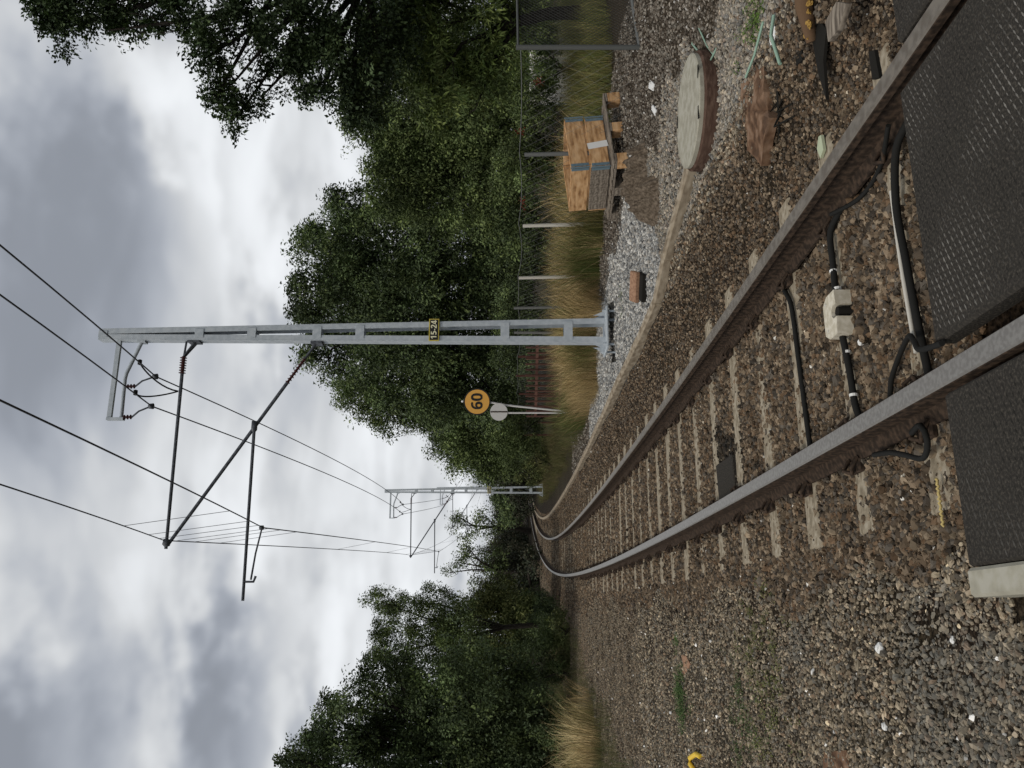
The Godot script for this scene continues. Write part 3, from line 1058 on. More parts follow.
func fences() -> void:
	# framed panel that starts at the corner post and runs off to the right
	var a := V(2.85, 0.0, 7.28)
	var b := V(4.55, 0.02, 8.5)
	var t := thing("wire_mesh_gate", "dark wire mesh gate with a steel tube frame behind the wooden box", "gate")
	var st := sb()
	tube(st, [a + Vector3(0, -0.12, 0), a + Vector3(0, 1.1, 0)], 0.021, 0.021, 10)
	var post := obj("frame_post", st, M.fence_dark, t)
	post.set_meta("label", "upright tube at the corner of the fence")
	st = sb()
	tube(st, [a + Vector3(0, 0.05, 0), b + Vector3(0, 0.05, 0)], 0.019, 0.019, 10)
	obj("bottom_rail", st, M.fence_wire, t)
	st = sb()
	tube(st, [a + Vector3(0, 1.08, 0), b + Vector3(0, 1.08, 0)], 0.012, 0.012, 10)
	obj("top_rail", st, M.fence_dark, t)
	st = sb()
	netting(st, a + Vector3(0, 0.06, 0), b + Vector3(0, 0.06, 0), 1.0, 0.045, 0.0017)
	var net := obj("wire_netting", st, M.fence_dark, t)
	net.set_meta("kind", "stuff")
	# the fence that goes away beside the track
	var f := thing("wire_fence", "thin grey wire fence with slim posts along the dry grass right of the track", "fence")
	var spots := [[2.85, 7.28], [2.4, 8.9], [1.96, 10.5], [1.52, 12.1], [1.2, 13.3], [0.86, 14.5], [0.5, 15.8], [0.16, 17.1], [-0.2, 18.4], [-0.55, 19.8], [-0.95, 21.3], [-1.35, 22.9]]
	for i in spots.size():
		var p: Array = spots[i]
		var y := gy(p[0], p[1])
		if i > 0:
			st = sb()
			tube(st, [V(p[0], y - 0.1, p[1]), V(p[0] + rng.randf_range(-0.03, 0.03), 1.0 + rng.randf_range(0.0, 0.13), p[1])], 0.024, 0.022, 8)
			obj("fence_post", st, M.grey_conduit if i in [2, 3] else M.fence_wire if i < 6 else M.red_paint, f)
		if i < spots.size() - 1:
			var q: Array = spots[i + 1]
			st = sb()
			var w := []
			for k in 9:
				var u := k / 8.0
				w.append(V(lerpf(p[0], q[0], u), 1.06 - 0.06 * u * (1.0 - u) * (1 + i % 3), lerpf(p[1], q[1], u)))
			tube(st, w, 0.0042, 0.0042, 5)
			obj("top_wire", st, M.fence_wire, f)
			st = sb()
			netting(st, V(p[0], 0.08, p[1]), V(q[0], 0.08, q[1]), 0.94, 0.16, 0.0011)
			obj("wire_netting", st, M.fence_wire, f).set_meta("kind", "stuff")
	# brown picket fence in the grass behind the mast
	var pk := thing("picket_fence", "low reddish-brown picket fence in the grass between the mast and the speed sign", "fence")
	var p0 := V(0.75, 0.0, 15.2)
	var p1 := V(-0.62, 0.0, 16.6)
	for i in 15:
		var u := i / 14.0
		var b0 := p0.lerp(p1, u)
		st = sb()
		box(st, Vector3(b0.x, 0.42 + rng.randf_range(-0.02, 0.02), b0.z), Vector3(0.04, 0.95, 0.016), Basis(Vector3.UP, 0.8), 0.002)
		obj("picket", st, M.picket_paint, pk)
	for y in [0.25, 0.7]:
		st = sb()
		beam(st, p0 + Vector3(0, y, -0.02), p1 + Vector3(0, y, -0.02), 0.02, 0.05)
		obj("cross_rail", st, M.picket_paint, pk)
	# pale garden wall behind the hedge
	st = sb()
	beam(st, V(4.35, 0.45, 13.4), V(5.6, 0.45, 13.1), 0.14, 0.85, 0.02)
	one("garden_wall", st, M.white, "low pale wall showing in white patches through the leaves behind the gate", "wall")

# ---------------------------------------------------------------- leaves, trees, grass
func clump(leaves: int, leaf: float, slim: float, seed_: int) -> ArrayMesh:      # a spray of leaves in a ball of radius 1
	var st := sb()
	var g := RandomNumberGenerator.new()
	g.seed = seed_
	st.set_smooth_group(-1)
	for i in leaves:
		var c := Vector3(g.randfn(), g.randfn(), g.randfn()).normalized() * pow(g.randf(), 0.5)
		var d := (c + Vector3(g.randf_range(-1, 1), g.randf_range(-1.1, 0.6), g.randf_range(-1, 1)) * 0.9).normalized()
		var s := d.cross(Vector3(g.randf_range(-0.6, 0.6), 1, g.randf_range(-0.6, 0.6))).normalized()
		var n := s.cross(d)
		var l := leaf * g.randf_range(0.7, 1.25)
		var w := l * slim
		var tip := c + d * l - n * l * 0.18
		var mid := c + d * l * 0.45
		tri(st, c, mid + s * w * 0.5 + n * w * 0.16, mid)
		tri(st, mid, mid + s * w * 0.5 + n * w * 0.16, tip)
		tri(st, c, mid, mid - s * w * 0.5 + n * w * 0.16)
		tri(st, mid, tip, mid - s * w * 0.5 + n * w * 0.16)
	st.generate_normals()
	return st.commit()

func crown(t: Node3D, lobes: Array, mesh: Mesh, r: float, layers: float, palette: Array, holes: float, seed_: int) -> void:
	var nz := FastNoiseLite.new()
	nz.seed = seed_
	nz.frequency = 0.55 / (r * 3.8)
	nz.fractal_octaves = 2
	var list := []
	for l in lobes:
		var c: Vector3 = l[0]
		var rad: Vector3 = l[1]
		var count := int(layers * rad.x * rad.y / (r * r))
		var masses := []                       # leaf masses at the ends of boughs, each a little lighter or darker
		for i in clampi(count / 22, 5, 60):
			var u := Vector3(rng.randfn(), rng.randfn() * 0.9, rng.randfn()).normalized() * rng.randf_range(0.45, 1.0)
			masses.append([c + u * rad, rng.randf_range(0.55, 1.55), rng.randf_range(0.16, 0.34)])
		for i in count:
			var p: Vector3
			var tone := 1.0
			if i % 3 > 0:
				var m: Array = masses[rng.randi() % masses.size()]
				var g := Vector3(rng.randfn(), rng.randfn() * 0.62, rng.randfn()) * 0.62
				p = m[0] + g.limit_length(1.5) * rad * m[2]
				tone = m[1]
			else:
				p = c + Vector3(rng.randfn(), rng.randfn(), rng.randfn()).normalized() * pow(rng.randf(), 0.5) * rad * 0.92
				tone = 0.85
			var n := nz.get_noise_3dv(p)
			if n < holes: continue
			var b := Basis(Vector3(rng.randf_range(-1, 1), rng.randf_range(-1, 1), rng.randf_range(-1, 1)).normalized(), rng.randf_range(0.0, 0.9))
			b = Basis(Vector3.UP, rng.randf() * TAU) * b
			var k := r * rng.randf_range(0.7, 1.3)
			var col: Color = palette[rng.randi() % palette.size()]
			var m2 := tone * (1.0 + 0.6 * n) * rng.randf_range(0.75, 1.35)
			list.append([Transform3D(b * Basis.from_scale(Vector3(k, k, k)), p), Color(col.r * m2, col.g * m2, col.b * m2)])
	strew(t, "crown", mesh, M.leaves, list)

func limbs(t: Node3D, foot: Vector3, lobes: Array, r: float, trunk_top: float) -> void:
	var mid := Vector3.ZERO
	var top := -100.0
	for l in lobes:
		mid += l[0]
		top = maxf(top, l[0].y)
	mid /= lobes.size()
	var head := Vector3(lerpf(foot.x, mid.x, 0.45), lerpf(foot.y, top, trunk_top), lerpf(foot.z, mid.z, 0.45))
	var st := sb()
	tube(st, [foot - Vector3(0, 0.2, 0), foot.lerp(head, 0.1), foot.lerp(head, 0.5) + Vector3(r * 0.5, 0, r * 0.4), head], r * 1.25, r * 0.75, 9)
	obj("trunk", st, M.bark, t)
	st = sb()
	for l in lobes:
		var e: Vector3 = l[0]
		var s := head.lerp(foot, rng.randf_range(0.0, 0.25))
		var bend := s.lerp(e, 0.5) + Vector3(rng.randf_range(-1, 1), rng.randf_range(0.2, 1.0), rng.randf_range(-1, 1)) * s.distance_to(e) * 0.12
		tube(st, [s, s.lerp(bend, 0.6) + Vector3(0, 0.04, 0), bend, bend.lerp(e, 0.6), e], r * 0.42, r * 0.09, 6)
		for k in 6:
			var g := bend.lerp(e, rng.randf())
			var v: Vector3 = Vector3(rng.randf_range(-1, 1), rng.randf_range(-0.6, 1), rng.randf_range(-1, 1)) * l[1] * 0.7
			tube(st, [g, g + v * 0.5 + Vector3(0, 0.06, 0), e.lerp(g, 0.4) + v], r * 0.13, r * 0.03, 5)
	obj("branches", st, M.bark, t)

func lobe(px: float, py: float, rx: float, ry: float, f: float, df := 0.0) -> Array:
	var k := f / 860.0
	return [at(px, py, f + df), Vector3(ry * k, rx * k, maxf(rx, ry) * k)]

func tree(called: String, label: String, category: String, group: String, foot: Array, f: float, shapes: Array, mesh: Mesh, leaf_r: float, layers: float, palette: Array, holes: float, trunk := 0.12, trunk_top := 0.5) -> void:
	var lobes := []
	for s in shapes: lobes.append(lobe(s[0], s[1], s[2], s[3], f, s[4] if s.size() > 4 else rng.randf_range(-0.06, 0.06) * f))
	var base := V(foot[0], gy(foot[0], foot[1]), foot[1])
	var t := thing(called, label, category, Vector3.ZERO, 0.0, group)
	limbs(t, base, lobes, trunk, trunk_top)
	crown(t, lobes, mesh, leaf_r, layers, palette, holes, hash(label) % 10000)

func trees() -> void:
	var broad := clump(18, 0.5, 0.62, 3)
	var fine := clump(22, 0.42, 0.5, 4)
	var slim := clump(16, 0.75, 0.28, 5)
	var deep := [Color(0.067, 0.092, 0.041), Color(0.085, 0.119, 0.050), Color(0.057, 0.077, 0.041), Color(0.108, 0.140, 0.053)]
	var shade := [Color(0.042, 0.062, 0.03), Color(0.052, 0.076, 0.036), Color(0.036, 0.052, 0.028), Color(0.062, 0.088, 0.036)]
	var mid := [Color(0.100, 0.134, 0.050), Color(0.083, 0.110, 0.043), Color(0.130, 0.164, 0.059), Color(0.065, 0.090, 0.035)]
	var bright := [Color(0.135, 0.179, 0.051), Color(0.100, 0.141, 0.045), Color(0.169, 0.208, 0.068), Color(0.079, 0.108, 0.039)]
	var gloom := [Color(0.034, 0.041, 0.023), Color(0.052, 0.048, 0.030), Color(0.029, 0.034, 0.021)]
	var olive := [Color(0.115, 0.132, 0.046), Color(0.092, 0.109, 0.040), Color(0.149, 0.155, 0.057), Color(0.069, 0.086, 0.034)]
	var rows := "trees right of the track"
	# right of the track, from near to far
	tree("oak_tree", "tall dark oak whose branches reach in at the top right against the clouds", "tree", rows, [5.6, 9.4], 9.2,
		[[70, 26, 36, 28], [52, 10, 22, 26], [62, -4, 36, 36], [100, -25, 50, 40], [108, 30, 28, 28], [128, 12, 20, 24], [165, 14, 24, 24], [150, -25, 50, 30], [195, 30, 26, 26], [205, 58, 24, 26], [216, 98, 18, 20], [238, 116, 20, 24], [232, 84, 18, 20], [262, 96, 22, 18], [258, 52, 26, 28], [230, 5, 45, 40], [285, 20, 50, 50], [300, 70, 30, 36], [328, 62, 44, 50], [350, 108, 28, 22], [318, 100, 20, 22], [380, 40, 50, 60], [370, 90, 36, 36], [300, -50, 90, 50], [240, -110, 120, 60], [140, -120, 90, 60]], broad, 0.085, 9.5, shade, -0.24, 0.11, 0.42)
	tree("ash_tree", "bright green leafy tree close behind the gate at the far right", "tree", rows, [4.6, 10.6], 10.4,
		[[440, 25, 55, 45], [490, 70, 34, 40], [470, -25, 60, 50], [410, -20, 50, 50], [515, 10, 26, 50], [450, 75, 35, 30], [475, 110, 26, 26], [430, 95, 30, 30]], slim, 0.105, 14.0, bright, -0.3, 0.08)
	tree("maple_tree", "dense dark tree filling the gap between the overhanging oak and the big round tree", "tree", rows, [4.3, 16.5], 16.0,
		[[410, 150, 50, 55], [385, 130, 30, 40], [440, 110, 55, 50], [460, 185, 45, 50], [400, 185, 40, 40], [490, 140, 36, 60], [370, 100, 40, 50], [440, 60, 60, 60], [400, 40, 60, 60], [500, 60, 30, 70], [430, 160, 60, 60], [500, 190, 30, 60], [480, 110, 50, 70]], fine, 0.15, 18.0, mid, -0.42, 0.16)
	tree("lime_tree", "big round dark tree behind the nearest mast", "tree", rows, [2.9, 21.0], 20.0,
		[[345, 240, 34, 40], [330, 275, 38, 40], [322, 318, 30, 34], [325, 355, 30, 26], [370, 350, 40, 40], [385, 390, 26, 26], [400, 250, 60, 60], [400, 320, 60, 60], [440, 380, 40, 45], [460, 250, 60, 60], [465, 320, 60, 60], [350, 205, 28, 24], [420, 200, 50, 40], [490, 390, 35, 50], [500, 300, 40, 70], [500, 230, 40, 60], [360, 300, 50, 60], [430, 350, 60, 60], [305, 285, 18, 18], [302, 320, 16, 16], [312, 238, 20, 20]], fine, 0.18, 18.0, deep, -0.36, 0.2)
	tree("birch_tree", "mid green tree behind the yellow speed sign", "tree", rows, [-0.9, 29.0], 28.0,
		[[425, 412, 28, 22], [450, 430, 38, 26], [470, 400, 40, 40], [485, 445, 34, 30], [468, 460, 18, 14], [500, 420, 30, 40], [502, 465, 20, 22], [365, 392, 30, 26], [395, 415, 30, 24], [500, 440, 34, 40], [345, 385, 14, 14], [470, 430, 40, 40]], fine, 0.2, 17.0, mid, -0.36, 0.16)
	tree("far_tree", "dark tree at the bend just behind the middle mast", "tree", rows, [-5.4, 52.0], 52.0,
		[[497, 470, 16, 20], [505, 490, 14, 22], [512, 505, 12, 26], [500, 478, 14, 16], [486, 474, 10, 10], [515, 475, 16, 26]], fine, 0.32, 14.0, deep, -0.4, 0.2)
	# hedge and bushes behind the fence
	var hedge := "bushes behind the fence"
	for q in [["dark green bush behind the gate", 14.0, [[530, 20, 26, 40], [525, 80, 26, 40], [548, 50, 22, 40]], bright, [4.9, 14.0]], ["ragged green bush in front of the pale wall", 12.4, [[522, 30, 14, 20], [540, 60, 14, 16], [526, 78, 16, 16], [548, 30, 14, 30], [552, 90, 16, 22], [535, 100, 20, 18]], mid, [4.5, 12.4]], ["dark bush behind the wooden box", 13.2, [[535, 130, 24, 36], [520, 165, 26, 36], [548, 165, 22, 30]], mid, [3.5, 13.2]], ["dark bush between the box and the nearest mast", 15.0, [[515, 215, 26, 36], [520, 265, 26, 40], [535, 240, 18, 36]], deep, [2.7, 15.0]], ["dark bush right behind the nearest mast", 17.5, [[515, 310, 26, 40], [518, 355, 26, 36], [535, 330, 14, 36]], deep, [1.0, 17.5]], ["bush behind the thin forked post", 20.0, [[520, 395, 22, 34], [525, 425, 20, 28], [515, 450, 20, 24]], mid, [-0.6, 20.0]], ["low greenish bush between the sign and the middle mast", 25.0, [[535, 455, 14, 18], [530, 475, 12, 14], [540, 440, 10, 20]], olive, [-2.4, 25.0]]]:
		tree("hedge_bush", q[0], "bush", hedge, q[4], q[1], q[2], fine, 0.105, 12.0, q[3], -0.4, 0.04, 0.3)
	# left of the track
	var lefts := "trees left of the track"
	tree("big_oak_tree", "large dark tree sloping down from the left edge", "tree", lefts, [-8.2, 18.0], 17.0,
		[[312, 772, 36, 34], [345, 728, 30, 26], [365, 690, 26, 24], [350, 800, 70, 50], [400, 730, 50, 50], [400, 682, 40, 34], [440, 770, 60, 60], [450, 700, 50, 50], [490, 740, 50, 50], [500, 690, 40, 40], [520, 790, 40, 40], [528, 730, 30, 40], [420, 740, 70, 60], [480, 700, 60, 60], [510, 750, 50, 60], [294, 758, 14, 14], [330, 706, 14, 14], [322, 740, 20, 18]], fine, 0.155, 16.0, deep, -0.34, 0.2, 0.4)
	tree("alder_tree", "loose airy tree with sky showing through its twigs", "tree", lefts, [-6.6, 23.5], 23.0,
		[[392, 602, 22, 18], [385, 635, 18, 20], [415, 615, 26, 22], [425, 645, 30, 24], [440, 600, 24, 16], [378, 655, 16, 14], [455, 625, 26, 26], [405, 668, 26, 20], [376, 600, 12, 12], [445, 640, 34, 30], [465, 650, 30, 30]], fine, 0.14, 12.0, mid, -0.3, 0.08, 0.35)
	tree("young_maple_tree", "olive green tree left of the bend", "tree", lefts, [-7.0, 27.0], 26.0,
		[[480, 590, 22, 16], [470, 615, 24, 22], [495, 610, 26, 24], [505, 640, 32, 34], [480, 645, 34, 30], [525, 612, 18, 26], [470, 672, 30, 26], [500, 590, 24, 20], [520, 640, 26, 36], [500, 670, 36, 34]], fine, 0.18, 12.0, olive, -0.36, 0.14)
	tree("poplar_tree", "thin distant tree right of the bend's end", "tree", lefts, [-10.6, 62.0], 60.0,
		[[460, 525, 14, 12], [455, 515, 8, 6], [475, 530, 16, 14], [490, 520, 16, 18]], fine, 0.36, 4.5, mid, -0.22, 0.2, 0.4)
	tree("aspen_tree", "ragged distant tree left of the bend's end", "tree", lefts, [-13.5, 60.0], 58.0,
		[[455, 562, 12, 12], [448, 573, 7, 7], [470, 556, 16, 14], [480, 572, 18, 16], [466, 545, 10, 8], [495, 560, 18, 20]], fine, 0.36, 5.5, mid, -0.22, 0.2, 0.4)
	for q in [["dark thicket closing the end of the bend, right part", 78.0, [[510, 515, 16, 14], [505, 500, 16, 20], [520, 490, 10, 20], [518, 505, 12, 20], [508, 530, 18, 20]], [-12.0, 78.0]], ["dark thicket closing the end of the bend, middle part", 72.0, [[505, 535, 18, 18], [520, 545, 14, 18], [512, 550, 20, 20], [500, 555, 18, 16]], [-13.5, 72.0]], ["dark thicket closing the end of the bend, left part", 60.0, [[505, 565, 20, 18], [520, 560, 14, 18], [512, 585, 20, 16], [500, 590, 22, 18], [528, 575, 10, 22]], [-14.0, 60.0]], ["dark thicket on the outer side of the bend", 40.0, [[530, 592, 12, 16], [528, 575, 12, 14], [515, 600, 20, 20], [536, 604, 10, 12], [530, 560, 8, 14]], [-9.6, 40.0]], ["dark thicket behind the foot of the middle mast", 46.0, [[515, 480, 16, 16], [522, 495, 12, 14], [524, 510, 8, 12], [505, 470, 18, 16]], [-5.2, 46.0]]]:
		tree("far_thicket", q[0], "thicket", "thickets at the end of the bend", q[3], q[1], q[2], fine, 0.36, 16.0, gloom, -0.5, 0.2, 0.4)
	for q in [["dark bush under the olive green tree", 24.0, [[535, 600, 16, 18], [540, 628, 18, 22], [550, 612, 14, 20], [556, 632, 12, 16], [530, 640, 20, 24]], deep, [-6.4, 24.0]], ["low olive bush spilling onto the gravel left of the track", 19.0, [[560, 640, 12, 20], [566, 655, 10, 16], [558, 615, 9, 14]], olive, [-5.4, 19.0]], ["dark green bush left of the pale grass", 18.5, [[545, 650, 22, 26], [535, 680, 26, 24], [556, 668, 14, 20]], mid, [-6.3, 18.5]], ["dark bush behind the pale dry grass at the left edge", 16.5, [[545, 720, 28, 30], [540, 765, 30, 34]], deep, [-7.2, 16.5]]]:
		tree("trackside_bush", q[0], "bush", "bushes left of the track", q[4], q[1], q[2], fine, 0.115, 12.0, q[3], -0.4, 0.04, 0.3)

func tuft(blades: int, spread: float, thin: float, seed_: int) -> ArrayMesh:       # height 1
	var st := sb()
	var g := RandomNumberGenerator.new()
	g.seed = seed_
	st.set_smooth_group(-1)
	for i in blades:
		var a := g.randf() * TAU
		var o := Vector3(cos(a), 0, sin(a))
		var side := Vector3(-o.z, 0, o.x) * thin
		var p := o * g.randf() * spread * 0.3
		var h := g.randf_range(0.55, 1.0)
		var lean := g.randf_range(0.1, 1.0) * spread
		var q := p + o * lean * 0.35 + Vector3(0, h * 0.55, 0)
		var e := p + o * lean + Vector3(0, h, 0)
		quad(st, p - side, p + side, q + side * 0.7, q - side * 0.7)
		tri(st, q - side * 0.7, q + side * 0.7, e)
	st.generate_normals()
	return st.commit()

func meadow(called: String, label: String, n: int, area: Callable, mesh: Mesh, h0: float, h1: float, palette: Array, other := []) -> void:
	var list := []
	for i in n:
		var p: Vector2 = area.call()
		var y := gy(p.x, p.y)
		var w := patchy.get_noise_2d(p.x * 2.0, p.y * 2.0)
		var h := rng.randf_range(h0, h1) * (1.0 + 0.6 * w)
		var b := Basis(Vector3.UP, rng.randf() * TAU) * Basis.from_scale(Vector3(h * 0.9, h, h * 0.9))
		var c := pick(palette)
		if other and patchy.get_noise_2d(p.x * 1.3 + 40.0, p.y * 1.3) + rng.randf_range(-0.2, 0.2) > 0.17: c = pick(other)
		list.append([Transform3D(b, V(p.x, y - 0.02, p.y)), c])
	strew(null, called, mesh, M.blades, list)
	tag(get_node(called), label, "grass")

func grasses() -> void:
	var fluffy := tuft(15, 1.1, 0.0042, 3)
	var straw := [Color(0.493, 0.367, 0.179), Color(0.389, 0.278, 0.135), Color(0.284, 0.205, 0.098), Color(0.568, 0.439, 0.239), Color(0.224, 0.176, 0.083)]
	var pale := [Color(0.56, 0.46, 0.25), Color(0.44, 0.36, 0.18), Color(0.3, 0.25, 0.11), Color(0.17, 0.16, 0.06), Color(0.5, 0.43, 0.24)]
	var green := [Color(0.08, 0.12, 0.035), Color(0.11, 0.14, 0.045), Color(0.14, 0.14, 0.05), Color(0.17, 0.15, 0.06)]
	meadow("dry_grass", "tall dry straw-coloured grass behind the grey crushed stone", 5200, func() -> Vector2:
		for k in 20:
			var f := rng.randf_range(10.2, 14.6)
			var x := rng.randf_range(-0.9, 3.2)
			var q := sd(x, f)
			if q.y > 1.9 and (f > 10.7 or x > 1.6) and (q.y > 2.6 or q.x > 10.9) and patchy.get_noise_2d(x * 1.7, f * 1.7) > -0.22: return Vector2(x, f)
		return Vector2(2.5, 12.0), fluffy, 0.16, 0.64, straw, green)
	meadow("rough_grass", "greenish rough grass behind the wooden box and the gate", 2400, func() -> Vector2: return Vector2(rng.randf_range(2.5, 5.9), rng.randf_range(9.2, 13.0)), fluffy, 0.14, 0.46, [Color(0.13, 0.15, 0.05), Color(0.18, 0.17, 0.065), Color(0.1, 0.12, 0.04), Color(0.22, 0.18, 0.08)])
	meadow("verge_grass", "low green and brown grass along the edging towards the bend", 4200, func() -> Vector2:
		var p := tp(rng.randf_range(14.5, 36.0), rng.randf_range(1.8, 4.6), 0)
		return Vector2(p.x, -p.z), fluffy, 0.08, 0.36, [Color(0.1, 0.105, 0.04), Color(0.13, 0.11, 0.055), Color(0.08, 0.09, 0.03), Color(0.15, 0.12, 0.065)])
	meadow("pale_grass", "tuft of tall pale yellow grass at the left edge of the gravel", 460, func() -> Vector2: return Vector2(-5.95 + clampf(rng.randfn() * 0.55, -1.4, 0.85), 13.0 + clampf(rng.randfn() * 0.6, -0.8, 1.2)), fluffy, 0.22, 0.8, pale, straw)
	meadow("bank_grass", "dull green grass at the foot of the bushes left of the track", 6500, func() -> Vector2:
		var p := tp(rng.randf_range(8.5, 32.0), rng.randf_range(-6.0, -1.5), 0)
		var d := sd(p.x, -p.z)
		if d.y > -1.5 - maxf(0.0, 17.0 - d.x) * 0.17 + 0.6 * patchy.get_noise_2d(p.x, -p.z): p = tp(d.x, d.y - 1.2, 0)
		return Vector2(p.x, -p.z), fluffy, 0.07, 0.3, [Color(0.08, 0.095, 0.035), Color(0.11, 0.105, 0.045), Color(0.065, 0.08, 0.028), Color(0.13, 0.115, 0.06)])
	var red := clump(12, 0.5, 0.6, 6)
	for q in [["small red flower cluster by the pale wall behind the gate", 538, 86, 12.0], ["tiny red flower cluster left of the wooden box, high by the fence wire", 522, 205, 11.5], ["tiny red flower cluster above the wooden box by the fence wire", 520, 130, 11.5]]:
		var list := []
		for i in (9 if q[1] == 538 else 3):
			list.append([Transform3D(Basis().scaled(Vector3.ONE * 0.06), at(q[1], q[2], q[3]) + Vector3(rng.randfn(), rng.randfn() * 0.5, rng.randfn()) * 0.06), Color(0.3, 0.035, 0.03) * rng.randf_range(0.6, 1.2)])
		strew(null, "red_flowers", red, M.leaves, list)
		var o: Node = get_child(get_child_count() - 1)
		o.set_meta("kind", "thing")
		tag(o, q[0], "flowers", "red flowers by the fence")
	# weeds: single small patches in the gravel
	var weed := clump(26, 0.5, 0.35, 8)
	for q in [["bright green narrow weed patch beside the orange scrap on the gravel", V(-2.33, 0, 6.35), 0.11, 0.1, 110, Color(0.06, 0.105, 0.03)], ["sparse reddish weed patch in the gravel nearer the camera", V(-1.4, 0, 4.25), 0.2, 0.2, 90, Color(0.11, 0.12, 0.04)], ["small dark weed patch at the left edge of the gravel", V(-1.85, 0, 4.7), 0.16, 0.2, 60, Color(0.06, 0.09, 0.03)], ["bright grass tuft behind the green plastic scraps", V(1.78, 0, 4.15), 0.08, 0.1, 60, Color(0.09, 0.15, 0.03)], ["little weed in front of the orange scrap", V(-1.95, 0, 6.55), 0.05, 0.05, 8, Color(0.06, 0.12, 0.03)], ["small weed by the foot of the nearest mast", V(0.85, 0, 9.0), 0.08, 0.1, 14, Color(0.09, 0.13, 0.04)]]:
		var list := []
		for i in q[4]:
			var p: Vector3 = q[1] + Vector3(rng.randfn() * q[2], 0, rng.randfn() * q[3])
			p.y = gy(p.x, -p.z) + 0.016
			var k := rng.randf_range(0.018, 0.042)
			list.append([Transform3D(Basis(Vector3.UP, rng.randf() * TAU) * Basis.from_scale(Vector3(k, k * 0.7, k)), p), Color(q[5].r, q[5].g, q[5].b) * rng.randf_range(0.7, 1.3)])
		strew(null, "weed_patch", weed, M.leaves, list)
		var o: Node = get_child(get_child_count() - 1)
		o.set_meta("kind", "thing")
		tag(o, q[0], "weed", "weeds in the gravel")

# ---------------------------------------------------------------- smaller things
func wooden_box() -> void:
	var ang := deg_to_rad(25.0)
	var fx := Vector3(cos(ang), 0, -sin(ang))      # along the front
	var fz := Vector3(-sin(ang), 0, -cos(ang))     # away from the camera
	var c0 := V(2.15, 0.0, 8.4)
	# pallet
	var p := thing("pallet", "dark weathered wooden pallet under the orange collars", "pallet", c0 + fx * 0.33 + fz * 0.3, -0.0)
	var ba := Basis(fx, Vector3.UP, -fz)
	var st: SurfaceTool
	for i in 6:
		st = sb()
		box(st, ba * Vector3(0, 0.178, 0.42 - i * 0.165), Vector3(0.86, 0.018, 0.115), ba, 0.003)
		obj("deck_board", st, M.grey_wood, p)
	for i in 3:
		st = sb()
		box(st, ba * Vector3(-0.38 + i * 0.38, 0.158, 0.0), Vector3(0.1, 0.02, 0.96), ba, 0.003)
		obj("stringer_board", st, M.grey_wood, p)
		st = sb()
		box(st, ba * Vector3(-0.38 + i * 0.38, 0.012, 0.0), Vector3(0.1, 0.02, 0.96), ba, 0.003)
		obj("bottom_board", st, M.grey_wood, p)
		for k in 3:
			st = sb()
			box(st, ba * Vector3(-0.38 + i * 0.38, 0.085, 0.42 - k * 0.42), Vector3(0.1, 0.125, 0.12), ba, 0.004)
			obj("block", st, M.orange_wood if k == 0 else M.grey_wood, p)
	p.position.y = gy(2.3, 8.5) - 0.06
	# two folding collars
	var top: float = p.position.y + 0.19
	for k in 2:
		var t := thing("pallet_collar", ["lower orange wooden collar with a paper note, standing on the pallet", "upper orange wooden collar with blue-grey corner hinges, on top of the lower one"][k], "box", c0 + Vector3(0, top + k * 0.2, 0), 0.0, "wooden collars on the pallet")
		var dx := 0.02 * k
		for q in [[0.3, 0.0, 0.6, 0], [0.3, 0.7, 0.6, 0], [0.0, 0.35, 0.66, 1], [0.6, 0.35, 0.66, 1]]:
			st = sb()
			var b := ba if q[3] == 0 else Basis(fz, Vector3.UP, fx)
			box(st, fx * (q[0] + dx) + fz * (q[1] + dx * 0.5) + Vector3(0, 0.098 + rng.randf_range(0, 0.004), 0), Vector3(q[2], 0.184, 0.022), b * Basis(Vector3(0, 0, 1), rng.randf_range(-0.012, 0.012)), 0.004)
			obj("board", st, (M.orange_wood if q[3] == 0 else M.orange_wood_side) if not (k == 0 and q[3] == 1 and q[0] < 0.1) else M.grey_wood, t)
		for q in [[0.0, 0.0], [0.6, 0.0], [0.6, 0.7]]:
			st = sb()
			var o: Vector3 = fx * (q[0] + dx) + fz * (q[1] + dx * 0.5)
			var sx: float = -1.0 if q[0] < 0.1 else 1.0
			var sz: float = -1.0 if q[1] < 0.1 else 1.0
			box(st, o + fx * (-sx * 0.02) + fz * (sz * 0.013) + Vector3(0, 0.098, 0), Vector3(0.032, 0.175, 0.003), ba)
			box(st, o + fz * (-sz * 0.02) + fx * (sx * 0.013) + Vector3(0, 0.098, 0), Vector3(0.003, 0.175, 0.032), ba)
			tube(st, [o + fx * sx * 0.014 + fz * sz * 0.014 + Vector3(0, 0.005, 0), o + fx * sx * 0.014 + fz * sz * 0.014 + Vector3(0, 0.192, 0)], 0.007, 0.008, 8)
			for j in 4: box(st, o + fx * (-sx * 0.02) + fz * (sz * 0.0155) + Vector3(0, 0.035 + j * 0.042, 0), Vector3(0.02, 0.016, 0.004), ba)
			obj("corner_hinge", st, M.hinge_blue, t)
		if k == 0:
			st = sb()
			box(st, fx * 0.26 + fz * -0.0135 + Vector3(0, 0.1, 0), Vector3(0.075, 0.2, 0.002), ba * Basis(Vector3(0, 0, 1), 0.12))
			obj("paper_note", st, M.white, t)

	# the whole stack leans a little towards the track
	var pivot := c0 + Vector3(0, p.position.y, 0)
	var lean := Basis(Vector3(0, 0, 1), 0.085)
	for n in ["pallet", "pallet_collar", "pallet_collar_001"]:
		var o: Node3D = get_node(n)
		o.transform = Transform3D(lean, pivot + lean * (o.position - pivot))

